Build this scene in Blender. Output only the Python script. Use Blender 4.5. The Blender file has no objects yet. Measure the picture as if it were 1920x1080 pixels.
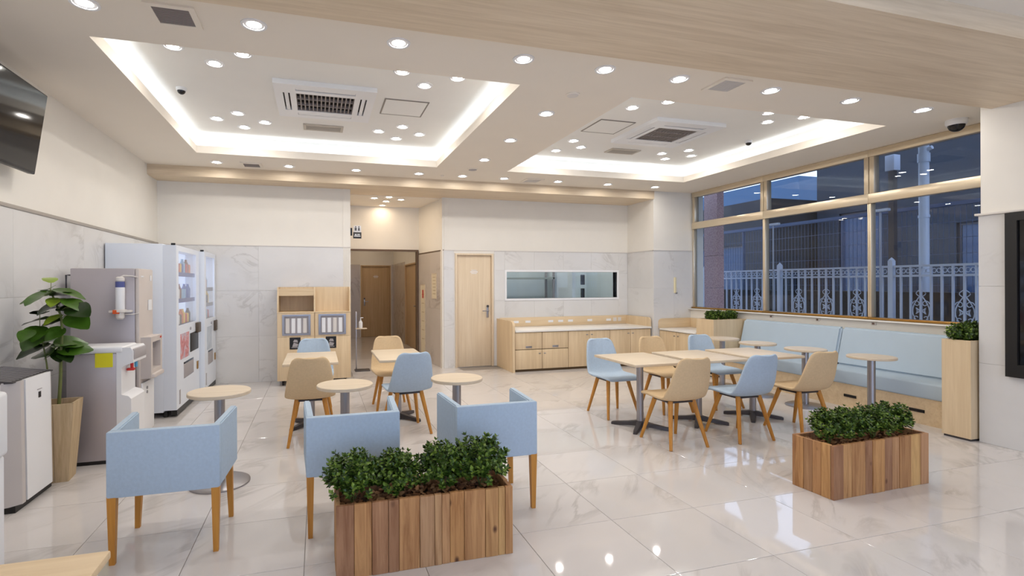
import bpy, bmesh, math, random
from mathutils import Vector, Matrix
random.seed(11)
S = bpy.context.scene
C = S.collection
PI = math.pi

# ---------------------------------------------------------------- camera
def make_camera():
    yaw, roll, H = 0.27925, -0.003865, 1.46
    fwd = Vector((math.sin(yaw), math.cos(yaw), 0)); r = Vector((math.cos(yaw), -math.sin(yaw), 0)); u = r.cross(fwd)
    c, s = math.cos(roll), math.sin(roll)
    rr = c * r + s * u; uu = -s * r + c * u
    cam = bpy.data.cameras.new('camera'); o = bpy.data.objects.new('camera', cam); C.objects.link(o)
    m = Matrix.Identity(4)
    for i in range(3):
        m[i][0] = rr[i]; m[i][1] = uu[i]; m[i][2] = -fwd[i]
    m[2][3] = H
    o.matrix_world = m
    cam.sensor_width = 36.0; cam.lens = 951.6 / 1920 * 36
    cam.shift_x = 90.85 / 1920; cam.shift_y = -7.96 / 1920
    cam.clip_start = 0.05; cam.clip_end = 200
    S.camera = o
make_camera()

# ---------------------------------------------------------------- world and view
w = bpy.data.worlds.new('dusk_sky'); S.world = w; w.use_nodes = True
bg = w.node_tree.nodes['Background']
bg.inputs[0].default_value = (0.46, 0.55, 0.74, 1); bg.inputs[1].default_value = 2.3
S.view_settings.view_transform = 'Standard'; S.view_settings.look = 'None'
S.view_settings.gamma = 1.0; S.view_settings.use_curve_mapping = False
S.view_settings.exposure = 0.40
LAMP = 124.0      # radiance of a downlight lens
COVE = 9.0      # radiance of a cove strip
S.cycles.max_bounces = 8; S.cycles.diffuse_bounces = 4; S.cycles.glossy_bounces = 3; S.cycles.adaptive_threshold = .05
S.cycles.transparent_max_bounces = 12; S.cycles.sample_clamp_indirect = 6.0
S.cycles.use_denoising = True

# ---------------------------------------------------------------- materials
def lin(c):
    def f(v):
        v /= 255.0
        return v / 12.92 if v <= 0.04045 else ((v + 0.055) / 1.055) ** 2.4
    return (f(c[0]), f(c[1]), f(c[2]), 1.0)
MATS = {}
class N:
    def __init__(s, name):
        s.m = bpy.data.materials.new(name); s.m.use_nodes = True
        s.t = s.m.node_tree; s.p = s.t.nodes['Principled BSDF']; MATS[name] = s.m
    def n(s, t, **k):
        x = s.t.nodes.new(t)
        for a, b in k.items(): setattr(x, a, b)
        return x
    def l(s, a, b): s.t.links.new(a, b)
    def math(s, op, a, b=None):
        x = s.n('ShaderNodeMath', operation=op)
        for i, v in enumerate((a, b)):
            if v is None: continue
            if isinstance(v, (int, float)): x.inputs[i].default_value = v
            else: s.l(v, x.inputs[i])
        return x.outputs[0]
    def ramp(s, fac, stops):
        x = s.n('ShaderNodeValToRGB'); e = x.color_ramp.elements
        while len(e) < len(stops): e.new(0.5)
        for i, (p, c) in enumerate(stops): e[i].position = p; e[i].color = c
        s.l(fac, x.inputs[0]); return x.outputs[0]
    def mix(s, fac, a, b, mode='MIX'):
        x = s.n('ShaderNodeMix', data_type='RGBA', blend_type=mode)
        for i, v in ((0, fac), (6, a), (7, b)):
            if hasattr(v, 'node'): s.l(v, x.inputs[i])
            else: x.inputs[i].default_value = v
        return x.outputs[2]
    def coords(s, scale=(1, 1, 1), rot=(0, 0, 0), rand=0.0):
        tc = s.n('ShaderNodeTexCoord'); v = tc.outputs['Object']
        if rand:
            oi = s.n('ShaderNodeObjectInfo')
            mul = s.math('MULTIPLY', oi.outputs['Random'], rand)
            va = s.n('ShaderNodeVectorMath', operation='ADD'); s.l(v, va.inputs[0]); s.l(mul, va.inputs[1]); v = va.outputs[0]
        mp = s.n('ShaderNodeMapping'); mp.inputs['Scale'].default_value = scale; mp.inputs['Rotation'].default_value = rot
        s.l(v, mp.inputs[0]); return mp.outputs[0]
    def noise(s, vec, scale, detail=4, rough=.5, dist=0.0):
        x = s.n('ShaderNodeTexNoise'); s.l(vec, x.inputs['Vector'])
        x.inputs['Scale'].default_value = scale; x.inputs['Detail'].default_value = detail
        x.inputs['Roughness'].default_value = rough; x.inputs['Distortion'].default_value = dist
        return x.outputs[0]
    def bump(s, h, strength=.1, dist=.002):
        b = s.n('ShaderNodeBump'); b.inputs['Strength'].default_value = strength; b.inputs['Distance'].default_value = dist
        s.l(h, b.inputs['Height']); s.l(b.outputs[0], s.p.inputs['Normal'])

def mat(name, col, rough=.5, metal=0.0, var=0.03, vs=3.0, bump=0.0, bs=150.0, emis=0.0, ecol=None, spec=.5):
    k = N(name); c = lin(col) if max(col) > 1.5 else (*col, 1)
    k.p.inputs['Roughness'].default_value = rough; k.p.inputs['Metallic'].default_value = metal
    k.p.inputs['Specular IOR Level'].default_value = spec
    v = k.coords()
    nz = k.noise(v, vs, 3)
    a = tuple(max(0, x * (1 - var)) for x in c[:3]) + (1,); b = tuple(min(1, x * (1 + var)) for x in c[:3]) + (1,)
    k.l(k.ramp(nz, [(.3, a), (.7, b)]), k.p.inputs['Base Color'])
    if bump: k.bump(k.noise(v, bs, 2), bump)
    if emis:
        k.p.inputs['Emission Color'].default_value = lin(ecol or col); k.p.inputs['Emission Strength'].default_value = emis
    return k.m

def wood(name, c1, c2, grain='z', gs=1.0, rough=.45, rand=0.0, bump=.05):
    k = N(name); st, th = 1.2 * gs, 26.0 * gs
    sc = {'x': (st, th, th), 'y': (th, st, th), 'z': (th, th, st)}[grain]
    v = k.coords(sc, rand=rand); n1 = k.noise(v, 1.0, 5, .6, .6); n2 = k.noise(v, 3.2, 3, .6)
    f = k.math('ADD', k.math('MULTIPLY', n1, .7), k.math('MULTIPLY', n2, .3))
    k.l(k.ramp(f, [(.32, lin(c2)), (.62, lin(c1))]), k.p.inputs['Base Color'])
    k.p.inputs['Roughness'].default_value = rough
    if bump: k.bump(f, bump)
    return k.m

def marble(name, base, vein, cloud, scale=1.0, rough=.1, rand=40.0, rot=.6, veinw=.05, cov=.5, bumps=False):
    k = N(name); v = k.coords((1, 1, 1), (0.35, 0.2, rot), rand)
    st = k.n('ShaderNodeMapping'); st.inputs['Scale'].default_value = (1.0, .32, 1.0); k.l(v, st.inputs[0]); v2 = st.outputs[0]
    n1 = k.noise(v2, 2.0 * scale, 6, .58, 1.1)
    d = k.math('ABSOLUTE', k.math('SUBTRACT', n1, .5))
    line = k.ramp(d, [(0.0, (1, 1, 1, 1)), (veinw, (0, 0, 0, 1))])
    mask = k.ramp(k.noise(v, 1.3 * scale, 2), [(cov, (0, 0, 0, 1)), (cov + .16, (1, 1, 1, 1))])
    f = k.math('MULTIPLY', line, mask)
    cl = k.ramp(k.noise(v2, 1.1 * scale, 4, .6, .5), [(.35, lin(base)), (.75, lin(cloud))])
    k.l(k.mix(f, cl, lin(vein)), k.p.inputs['Base Color'])
    k.p.inputs['Roughness'].default_value = rough; k.p.inputs['IOR'].default_value = 1.5
    return k.m

def glass(name, tint=(.92, .96, 1.0), refl=.02):
    k = N(name); t = k.t; t.nodes.remove(k.p)
    tr = k.n('ShaderNodeBsdfTransparent'); tr.inputs[0].default_value = (*tint, 1)
    gl = k.n('ShaderNodeBsdfGlossy'); gl.inputs['Roughness'].default_value = 0.0; gl.inputs[0].default_value = (1, 1, 1, 1)
    lw = k.n('ShaderNodeLayerWeight'); lw.inputs[0].default_value = .5
    f = k.math('ADD', k.math('MULTIPLY', k.math('POWER', lw.outputs['Facing'], 5.0), .9), refl)
    mx = k.n('ShaderNodeMixShader'); k.l(f, mx.inputs[0]); k.l(tr.outputs[0], mx.inputs[1]); k.l(gl.outputs[0], mx.inputs[2])
    k.l(mx.outputs[0], t.nodes['Material Output'].inputs[0]); return k.m

def emit(name, col, strength):
    k = N(name); t = k.t; t.nodes.remove(k.p)
    e = k.n('ShaderNodeEmission'); e.inputs[0].default_value = (*col, 1); e.inputs[1].default_value = strength
    k.l(e.outputs[0], t.nodes['Material Output'].inputs[0]); return k.m

def leafmat(name, dark, mid, light, rough=.35):
    k = N(name); g = k.n('ShaderNodeNewGeometry'); v = k.coords()
    r = g.outputs['Random Per Island']
    k.l(k.ramp(r, [(0.0, lin(dark)), (.55, lin(mid)), (1.0, lin(light))]), k.p.inputs['Base Color'])
    k.p.inputs['Roughness'].default_value = rough; k.bump(k.noise(v, 90, 2), .05)
    return k.m

WALLP = mat('cream_wall_paint', (238, 233, 224), .75, var=.015, bump=.03, bs=220)
CEILP = mat('ceiling_paint', (240, 231, 218), .85, var=.01)
COFFP = mat('recess_paint', (240, 238, 234), .85, var=.01)
FLOORM = marble('polished_floor_marble', (219, 213, 210), (194, 188, 184), (209, 204, 201), 1.3, .045, rot=.9, veinw=.06, cov=.5)
JOINT = mat('grey_grout', (150, 143, 136), .6)
WALLM = marble('wall_marble', (226, 224, 222), (202, 199, 196), (217, 215, 213), 1.1, .22, rot=.75, veinw=.04, cov=.5)
WOODL = wood('light_maple', (230, 206, 170), (213, 186, 147), 'z', .8, .5)
WOODX = wood('light_maple_across', (230, 206, 170), (213, 186, 147), 'x', .8, .5)
BEAMW = wood('beam_laminate', (230, 211, 184), (208, 187, 158), 'x', .75, .5)
TOPW = wood('pale_tabletop', (222, 205, 181), (207, 189, 164), 'x', .7, .4, bump=.02)
LEGW = wood('honey_wood', (208, 146, 60), (182, 118, 42), 'z', 1.2, .45, rand=9)
DOORW = wood('door_oak', (230, 211, 184), (216, 194, 164), 'z', .7, .5)
DARKDOORW = wood('corridor_door_oak', (206, 176, 136), (188, 156, 116), 'z', .7, .5)
BLUEF = mat('pale_blue_fabric', (180, 197, 214), .9, bump=.35, bs=420, var=.04, vs=60, spec=.2)
BLUEV = mat('pale_blue_vinyl', (184, 201, 216), .6, bump=.05, bs=120, var=.02, spec=.35)
BEIGEF = mat('beige_fabric', (215, 188, 150), .9, bump=.35, bs=420, var=.04, vs=60, spec=.2)
STEEL = mat('brushed_steel', (168, 166, 170), .32, .9)
DARKM = mat('dark_grey_iron', (84, 80, 82), .45, .6)
BLACK = mat('black_plastic', (22, 21, 22), .4)
WHITEP = mat('white_plastic', (238, 238, 240), .35, var=.01)
OFFW = mat('off_white_plastic', (222, 216, 210), .4, var=.01)
WHITEM = mat('white_enamel', (234, 240, 250), .28, var=.01)
GREYP = mat('grey_plastic', (168, 162, 164), .45)
BRONZE = mat('champagne_metal', (222, 206, 180), .25, .55, var=.02)
GOLD = mat('brass_track', (176, 134, 72), .22, .9)
WORKT = mat('white_worktop', (244, 240, 234), .3, var=.01)
SCREEN = mat('dark_screen', (14, 13, 16), .06)
GLASS = glass('window_glass'); PANE = glass('display_glass', (1, 1, 1), .012)
LAMPE = emit('lamp_lens', (1.0, .955, .895), LAMP)
LAMPW = emit('warm_lamp_lens', (1.0, .80, .58), LAMP * .62)
COVEE = emit('cove_led', (.80, .90, 1.0), COVE)
CHIPM = leafmat('bark_chips', (92, 58, 32), (150, 100, 60), (196, 150, 102), .8)
SHRUBM = leafmat('shrub_leaves', (30, 48, 12), (66, 96, 26), (138, 162, 66))
STEMM = mat('green_stem', (108, 116, 60), .6, var=.15, vs=20)
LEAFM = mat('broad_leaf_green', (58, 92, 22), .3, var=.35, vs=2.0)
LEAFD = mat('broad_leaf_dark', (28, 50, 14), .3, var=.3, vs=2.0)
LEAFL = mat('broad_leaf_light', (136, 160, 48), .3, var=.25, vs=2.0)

def plankmat():
    k = N('reclaimed_planks'); v = k.coords((24, 24, 1.6), rand=30)
    n1 = k.noise(v, 1.0, 6, .65, .8); oi = k.n('ShaderNodeObjectInfo')
    base = k.ramp(oi.outputs['Random'], [(0, lin((196, 146, 96))), (.2, lin((216, 172, 112))), (.4, lin((174, 134, 106))), (.6, lin((208, 156, 98))), (.8, lin((166, 122, 90))), (1, lin((210, 160, 114)))])
    dark = k.mix(1.0, base, lin((205, 190, 178)), 'MULTIPLY')
    f = k.ramp(n1, [(.35, (1, 1, 1, 1)), (.62, (0, 0, 0, 1))])
    col = k.mix(f, base, dark)
    vk = k.coords((7, 7, 4.5), rand=17); vo = k.n('ShaderNodeTexVoronoi'); k.l(vk, vo.inputs['Vector']); vo.inputs['Scale'].default_value = 1.0
    kn = k.ramp(vo.outputs['Distance'], [(.04, (1, 1, 1, 1)), (.12, (0, 0, 0, 1))])
    k.l(k.mix(kn, col, lin((92, 56, 34))), k.p.inputs['Base Color'])
    k.p.inputs['Roughness'].default_value = .75; k.bump(n1, .25, .003); return k.m
PLANKM = plankmat()
GRANITE = None
def granite():
    k = N('pink_granite'); v = k.coords()
    k.l(k.ramp(k.noise(v, 60, 4, .7), [(.35, lin((150, 112, 116))), (.5, lin((200, 162, 162))), (.65, lin((222, 194, 190)))]), k.p.inputs['Base Color'])
    k.p.inputs['Roughness'].default_value = .4; return k.m
GRANITE = granite()

# ---------------------------------------------------------------- mesh helpers
class B:
    def __init__(s): s.bm = bmesh.new()
    def box(s, x0, x1, y0, y1, z0, z1, bev=0.0, seg=2):
        t = bmesh.new() if bev else s.bm
        vs = [t.verts.new((x, y, z)) for z in (z0, z1) for y in (y0, y1) for x in (x0, x1)]
        for f in ((0, 2, 3, 1), (4, 5, 7, 6), (0, 1, 5, 4), (2, 6, 7, 3), (0, 4, 6, 2), (1, 3, 7, 5)): t.faces.new([vs[i] for i in f])
        if bev:
            bmesh.ops.bevel(t, geom=list(t.edges), offset=bev, segments=seg, affect='EDGES', profile=.5, clamp_overlap=True)
            s.join(t)
        return s
    def join(s, t, m=None):
        mp = {}
        for v in t.verts: mp[v] = s.bm.verts.new(m @ v.co if m else v.co)
        for f in t.faces:
            try: s.bm.faces.new([mp[v] for v in f.verts])
            except ValueError: pass
        t.free()
    def ring(s, pts): return [s.bm.verts.new(p) for p in pts]
    def skin(s, rings, closed=True, cap0=True, cap1=True):
        n = len(rings[0])
        for a, b in zip(rings, rings[1:]):
            for i in range(n if closed else n - 1):
                j = (i + 1) % n
                s.bm.faces.new((a[i], a[j], b[j], b[i]))
        if cap0: s.bm.faces.new(list(reversed(rings[0])))
        if cap1: s.bm.faces.new(rings[-1])
        return s
    def cyl(s, p0, p1, r0, r1=None, n=20, caps=True):
        r1 = r0 if r1 is None else r1; p0, p1 = Vector(p0), Vector(p1); d = (p1 - p0).normalized()
        a = d.orthogonal().normalized(); b = d.cross(a)
        R = [s.ring([p + (a * math.cos(2 * PI * i / n) + b * math.sin(2 * PI * i / n)) * r for i in range(n)]) for p, r in ((p0, r0), (p1, r1))]
        return s.skin(R, True, caps, caps)
    def lathe(s, prof, c=(0, 0, 0), n=32, cap0=True, cap1=True):
        R = [s.ring([(c[0] + r * math.cos(2 * PI * i / n), c[1] + r * math.sin(2 * PI * i / n), c[2] + z) for i in range(n)]) for r, z in prof]
        return s.skin(R, True, cap0, cap1)
    def bar(s, p0, p1, w0, w1=None, d0=None, d1=None):
        """square tapered bar between two points, section kept horizontal"""
        w1 = w0 if w1 is None else w1; d0 = w0 if d0 is None else d0; d1 = w1 if d1 is None else d1
        R = []
        for p, a, b in ((p0, w0, d0), (p1, w1, d1)):
            R.append(s.ring([(p[0] - a / 2, p[1] - b / 2, p[2]), (p[0] + a / 2, p[1] - b / 2, p[2]), (p[0] + a / 2, p[1] + b / 2, p[2]), (p[0] - a / 2, p[1] + b / 2, p[2])]))
        return s.skin(R)
    def tube(s, pts, r, n=8, r1=None):
        pts = [Vector(p) for p in pts]; R = []; m = len(pts)
        up = Vector((0.123, .31, .94)).normalized()
        for i, p in enumerate(pts):
            d = (pts[min(i + 1, m - 1)] - pts[max(i - 1, 0)]).normalized(); a = d.cross(up)
            if a.length < .05: a = d.orthogonal()
            a.normalize(); b = d.cross(a); rr = r if r1 is None else r + (r1 - r) * i / (m - 1)
            R.append(s.ring([p + (a * math.cos(2 * PI * k / n) + b * math.sin(2 * PI * k / n)) * rr for k in range(n)]))
        return s.skin(R)
    def prism(s, poly, a0, a1, axis='y'):
        """extrude a 2-D outline: axis y -> (x,z), x -> (y,z), z -> (x,y)"""
        def P(q, a): return {'y': (q[0], a, q[1]), 'x': (a, q[0], q[1]), 'z': (q[0], q[1], a)}[axis]
        return s.skin([s.ring([P(q, a0) for q in poly]), s.ring([P(q, a1) for q in poly])])
    def holed(s, axis, d0, d1, rect, holes, bev=0):
        A = sorted({rect[0], rect[1], *[h[i] for h in holes for i in (0, 1)]}); Z = sorted({rect[2], rect[3], *[h[i] for h in holes for i in (2, 3)]})
        for a0, a1 in zip(A, A[1:]):
            for b0, b1 in zip(Z, Z[1:]):
                ca, cb = (a0 + a1) / 2, (b0 + b1) / 2
                if any(h[0] < ca < h[1] and h[2] < cb < h[3] for h in holes): continue
                if axis == 'x': s.box(d0, d1, a0, a1, b0, b1)
                elif axis == 'y': s.box(a0, a1, d0, d1, b0, b1)
                else: s.box(a0, a1, b0, b1, d0, d1)
        return s
    def mesh(s, name, m, smooth=True, ang=35):
        bmesh.ops.recalc_face_normals(s.bm, faces=list(s.bm.faces))
        me = bpy.data.meshes.new(name); s.bm.to_mesh(me); s.bm.free(); me.materials.append(m)
        if smooth:
            me.polygons.foreach_set('use_smooth', [True] * len(me.polygons)); me.set_sharp_from_angle(angle=math.radians(ang))
        return me
    def done(s, name, m, parent=None, loc=(0, 0, 0), rotz=0.0, smooth=True, ang=35):
        return put(name, s.mesh(name, m, smooth, ang), parent, loc, rotz)
def put(name, me, parent=None, loc=(0, 0, 0), rotz=0.0, rot=None, scale=None):
    o = bpy.data.objects.new(name, me); C.objects.link(o); o.location = loc; o.rotation_euler = rot or (0, 0, rotz)
    if scale: o.scale = scale
    if parent: o.parent = parent
    return o
def tag(o, label, cat, group=None, kind=None):
    o['label'] = label; o['category'] = cat
    if group: o['group'] = group
    if kind: o['kind'] = kind
    return o
def thing(name, label, cat, loc=(0, 0, 0), rotz=0.0, group=None):
    o = bpy.data.objects.new(name, None); C.objects.link(o); o.empty_display_size = .1
    o.location = loc; o.rotation_euler = (0, 0, rotz); return tag(o, label, cat, group)
def struct(o): o['kind'] = 'structure'; return o
def dup(root, loc, rotz=0.0, label=None, group=None):
    r = root.copy(); C.objects.link(r); r.location = loc; r.rotation_euler = (0, 0, rotz)
    if label: r['label'] = label
    if group: r['group'] = group
    for ch in list(root.children):
        c = ch.copy(); C.objects.link(c); c.parent = r
        for g in list(ch.children):
            d = g.copy(); C.objects.link(d); d.parent = c
    return r
BOXC = {}
def piece(name, m, parent, x0, x1, y0, y1, z0, z1, bev=.001):
    key = (m.name, round(x1 - x0, 3), round(y1 - y0, 3), round(z1 - z0, 3), name)
    if key not in BOXC:
        a, b, c = (x1 - x0) / 2, (y1 - y0) / 2, (z1 - z0) / 2
        BOXC[key] = B().box(-a, a, -b, b, -c, c, bev, 1).mesh(name, m, False)
    return put(name, BOXC[key], parent, ((x0 + x1) / 2, (y0 + y1) / 2, (z0 + z1) / 2))
ORD = ['first', 'second', 'third', 'fourth', 'fifth', 'sixth', 'seventh', 'eighth', 'ninth', 'tenth', 'eleventh', 'twelfth']

# ---------------------------------------------------------------- the setting
ZC, ZU, RAIL, SOF = 3.09, 3.345, 2.035, 2.95
XL, XW, XC, XR = -2.19, 6.59, 5.80, 5.72
YB, YR, YC = 8.15, 8.51, 7.72

fl = struct(B().box(-2.6, 6.9, -3, 14.4, -.12, -.005).done('floor', JOINT, smooth=False))
gx, gy, T, g = 1.735, 2.155, .600, .603
tile = B().box(-T / 2, T / 2, -T / 2, T / 2, -.012, .012, .0012, 1).mesh('tile', FLOORM, False)
for i in range(-7, 8):
    for j in range(-6, 13):
        cx, cy = gx + (i + .5) * g, gy + (j + .5) * g
        if cy > 7.6 and cx > 6.0: continue
        if cy > 8.3 and not (.3 < cx < 2.3): continue
        put('tile', tile, fl, (cx, cy, -.012))
put('tile_field', B().box(.3, 2.6, 10.0, 14.3, -.014, 0.0).mesh('tile_field', FLOORM, False), fl)

def panels(parent, plane, pos, rect, out, w=1.2, rows=(0, .69, 1.37, RAIL), holes=(), th=.012, xs=None):
    """marble slabs on a wall; plane 'x' or 'y', pos = wall face, out = +1/-1 side they stand proud on"""
    a0, a1 = rect
    if xs is None:
        k = max(1, round((a1 - a0) / w)); xs = [a0 + (a1 - a0) * i / k for i in range(k + 1)]
    gp = .0007
    for p, q in zip(xs, xs[1:]):
        for z0, z1 in zip(rows, rows[1:]):
            c = ((p + q) / 2, (z0 + z1) / 2)
            if any(h[0] < c[0] < h[1] and h[2] < c[1] < h[3] for h in holes): continue
            d0, d1 = sorted((pos, pos + out * th))
            if plane == 'x': piece('marble_panel', WALLM, parent, d0, d1, p + gp, q - gp, z0 + gp, z1 - gp)
            else: piece('marble_panel', WALLM, parent, p + gp, q - gp, d0, d1, z0 + gp, z1 - gp)

# left wall
wl = struct(B().box(XL - .15, XL - .012, -3, YB + .3, 0, 3.5).done('wall_left', WALLP))
panels(wl, 'x', XL - .012, (1.0, YB), 1, 1.2)
RAILM = mat('grey_rail', (176, 168, 160), .4, .3)
B().box(XL - .012, XL + .008, -3, YB, RAIL, RAIL + .03, .004).done('rail', RAILM, wl)
# back wall, left of the passage
wb = struct(B().box(XL - .1, .48, YB + .012, YB + .15, 0, 3.3).done('wall_back_left', WALLP))
panels(wb, 'y', YB + .012, (XL, .48), -1, 1.1)
B().box(XL, .492, YB - .006, YB + .02, RAIL, RAIL + .014).done('rail', OFFW, wb)
# passage nook
nk = struct(B().box(.38, .492, YB, 9.86, 0, 3.3).done('wall_nook_left', WALLP))
struct(B().holed('y', 9.8, 9.92, (.40, 2.35, 0, 3.2), [(.50, 1.86, 0, 2.09)]).done('wall_nook_back', WALLP))
BRN = mat('dark_brown_frame', (98, 76, 56), .5)
struct(B().box(.49, 1.89, 9.775, 9.80, 2.09, 2.125).box(1.855, 1.89, 9.775, 9.93, 0, 2.09).done('trim_1', BRN))
pa, pb = Vector((2.085, YR, 0)), Vector((1.89, 9.8, 0)); ln = (pb - pa).length; ang = math.atan2(pb.y - pa.y, pb.x - pa.x)
na = struct(put('wall_nook_right', B().box(0, ln, -.12, -.012, 0, 3.2).mesh('wall_nook_right', WALLP), None, pa, ang))
TAUPE = marble('taupe_marble', (205, 194, 184), (176, 163, 152), (196, 185, 174), 1.0, .25)
for i in range(2):
    for z0, z1 in ((0, 1.02), (1.02, RAIL)):
        piece('marble_panel', TAUPE, na, i * ln / 2 + .001, (i + 1) * ln / 2 - .001, -.012, 0, z0 + .001, z1 - .001)
B().box(0, ln, -.012, .008, RAIL, RAIL + .018).done('rail', BRN, na)
# corridor beyond
cr = struct(B().holed('x', 2.03, 2.15, (9.92, 14.3, 0, 2.9), [(10.72, 12.2, 0, 1.93)]).done('wall_corridor_right', WALLP))
struct(B().box(.30, .45, 9.86, 14.3, 0, 2.9).done('wall_corridor_left', WALLP))
ce = struct(B().holed('y', 14.2, 14.32, (.3, 2.2, 0, 2.9), [(1.13, 1.96, 0, 1.98)]).done('wall_corridor_end', WALLP))
B().holed('y', 14.19, 14.2, (.45, 2.03, 0, 2.0), [(1.11, 1.98, 0, 2.0)]).done('wall_lining', TAUPE, ce)
B().holed('x', 2.02, 2.03, (9.92, 14.19, 0, 2.0), [(10.70, 12.22, 0, 2.0)]).done('wall_lining', TAUPE, cr)
struct(B().box(.3, 3.0, 14.34, 14.44, 0, 2.9).done('wall_added_backing_end', WALLP)); struct(B().box(2.17, 2.27, 9.9, 14.34, 0, 2.9).done('wall_added_backing_side', WALLP))  # added boxes behind the corridor doors block outside light at the gaps
struct(B().box(.3, 2.2, 9.86, 14.32, 2.7, 2.8).done('ceiling_corridor', CEILP))

def door(n, axis, rect, pos, m, hinge_left, text=True, knob='lever'):
    """door leaf filling an opening; axis y faces -y, axis x faces -x"""
    a0, a1, h = rect
    d = bpy.data.objects.new('door_%d' % n, None); C.objects.link(d); d.location = ((a0 + a1) / 2, pos, 0) if axis == 'y' else (pos, (a0 + a1) / 2, 0)
    if axis == 'x': d.rotation_euler = (0, 0, -PI / 2)
    struct(d); W = (a1 - a0) / 2
    B().box(-W + .035, W - .035, .03, .07, .003, h - .035, .003).done('leaf', m, d)
    B().box(-W, -W + .032, -.012, .12, 0, h, .003).box(W - .032, W, -.012, .12, 0, h, .003).box(-W + .032, W - .032, -.012, .12, h - .032, h, .003).done('door_frame', m, d)
    s = 1 if hinge_left else -1; x = s * (W - .10)
    hd = B().box(x - .02, x + .02, .02, .03, .86, 1.06, .004).cyl((x, .03, .98), (x, -.035, .98), .012).done('handle', STEEL, d)
    B().cyl((x, -.03, .98), (x - s * .11, -.03, .98), .009).done('lever', STEEL, hd)
    B().cyl((x, .024, 1.06), (x, .012, 1.06), .022).done('lock_cylinder', DARKM, d)
    if text: B().box(-.07, .07, .027, .03, 1.66, 1.675).box(-.05, .05, .027, .03, 1.69, 1.70).box(-.05, .05, .027, .03, 1.635, 1.645).done('door_marking', WHITEP, d)
    return d
door(1, 'y', (2.29, 2.99, 1.99), YR, DOORW, True)
door(2, 'y', (1.13, 1.96, 1.98), 14.2, DARKDOORW, False)
door(3, 'x', (10.72, 12.2, 1.93), 2.03, DARKDOORW, True, False)

# back wall right part with door and serving hatch
wr = struct(B().holed('y', YR + .012, YR + .14, (2.06, XR + .3, 0, 3.3), [(2.29, 2.99, 0, 1.99), (3.24, 5.49, 1.19, 1.67)]).done('wall_back_right', WALLP))
rows = (0, .69, 1.16, 1.70, RAIL)
xs = (2.085, 2.27, 3.01, 3.21, 3.78, 4.36, 4.94, 5.52, XR)
panels(wr, 'y', YR + .012, (0, 0), -1, rows=rows, xs=xs, holes=[(2.27, 3.01, 0, 3), (3.21, 5.52, 1.16, 1.70)])
B().box(2.085, 2.27, YR - .006, YR + .02, RAIL, RAIL + .014).box(2.27, XR, YR - .006, YR + .02, RAIL, RAIL + .014).done('rail', OFFW, wr)
B().box(2.27, 3.01, YR + .002, YR + .012, 1.99, RAIL).done('door_head_strip', WALLP, wr)
hz = struct(B().holed('y', YR - .01, YR + .15, (3.205, 5.525, 1.155, 1.705), [(3.24, 5.49, 1.19, 1.67)]).done('window_4', WHITEP))
B().box(3.24, 5.49, YR + .06, YR + .066, 1.19, 1.67).done('pane', GLASS, hz)
# small room behind the hatch
KW = mat('staff_room_wall', (226, 233, 232), .7)
struct(B().box(3.0, 5.9, 10.2, 10.3, 0, 2.9).done('wall_staff_back', KW))
struct(B().box(3.0, 3.06, YR + .14, 10.2, 0, 2.9).done('wall_staff_left', KW))
struct(B().box(5.8, 5.9, YR + .14, 10.2, 0, 2.9).done('wall_staff_right', KW))
struct(B().box(3.0, 5.9, YR + .14, 10.3, 2.6, 2.7).done('ceiling_staff', KW))
# column block between back wall and windows
cb = struct(B().box(XR + .012, XW + .2, YC + .012, 8.7, 0, 3.3).done('wall_column_back', WALLP))
panels(cb, 'y', YC + .012, (XR, XW - .02), -1, .45); panels(cb, 'x', XR + .012, (YC + .012, YR), -1, .8)
B().box(XR - .006, XW - .02, YC - .006, YC + .02, RAIL, RAIL + .014).box(XR - .006, XR + .02, YC, YR, RAIL, RAIL + .014).done('rail', OFFW, cb)
# right hand column with the display
wc = struct(B().box(XC + .012, XW + .3, -3, 3.16 - .012, 0, 3.4).done('wall_right', WALLP))
panels(wc, 'x', XC + .012, (.16, 3.16), -1, 1.0, rows=(0, .72, 1.42, 2.06)); panels(wc, 'y', 3.148, (XC, XW), 1, .8, rows=(0, .72, 1.42, 2.06))
B().box(XC - .02, XW, -3, 3.18, 2.06, 2.08, .004).done('rail', OFFW, wc)
struct(B().holed('y', -3.15, -3, (XL - .1, XW + .3, 0, 3.5), [(-2.0, 5.6, .1, 3.0)]).done('wall_front', WALLP))  # unseen front wall, its wide opening added to let fill light in
sf = bpy.data.objects.new('window_5', None); C.objects.link(sf); sf.location = (1.8, -3.07, .1); struct(sf)  # glazing added behind the camera as a source of frontal fill light
for x in (-3.8, -1.9, 0, 1.9, 3.8): B().box(x - .03, x + .03, -.03, .03, 0, 2.9).done('frame', BRONZE, sf)
for x in (-1.9, 0, 1.9, 3.8): B().box(x - 1.87, x - .03, -.004, .004, 0, 2.9).done('pane', GLASS, sf, smooth=False)
# dado below the windows
dd = struct(B().box(6.50, 6.72, 3.148, YC + .02, 0, 1.0).done('wall_window_dado', WALLP))
B().box(6.44, 6.60, 3.16, YC, .985, 1.0, .003).done('sill', WORKT, dd)

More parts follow.
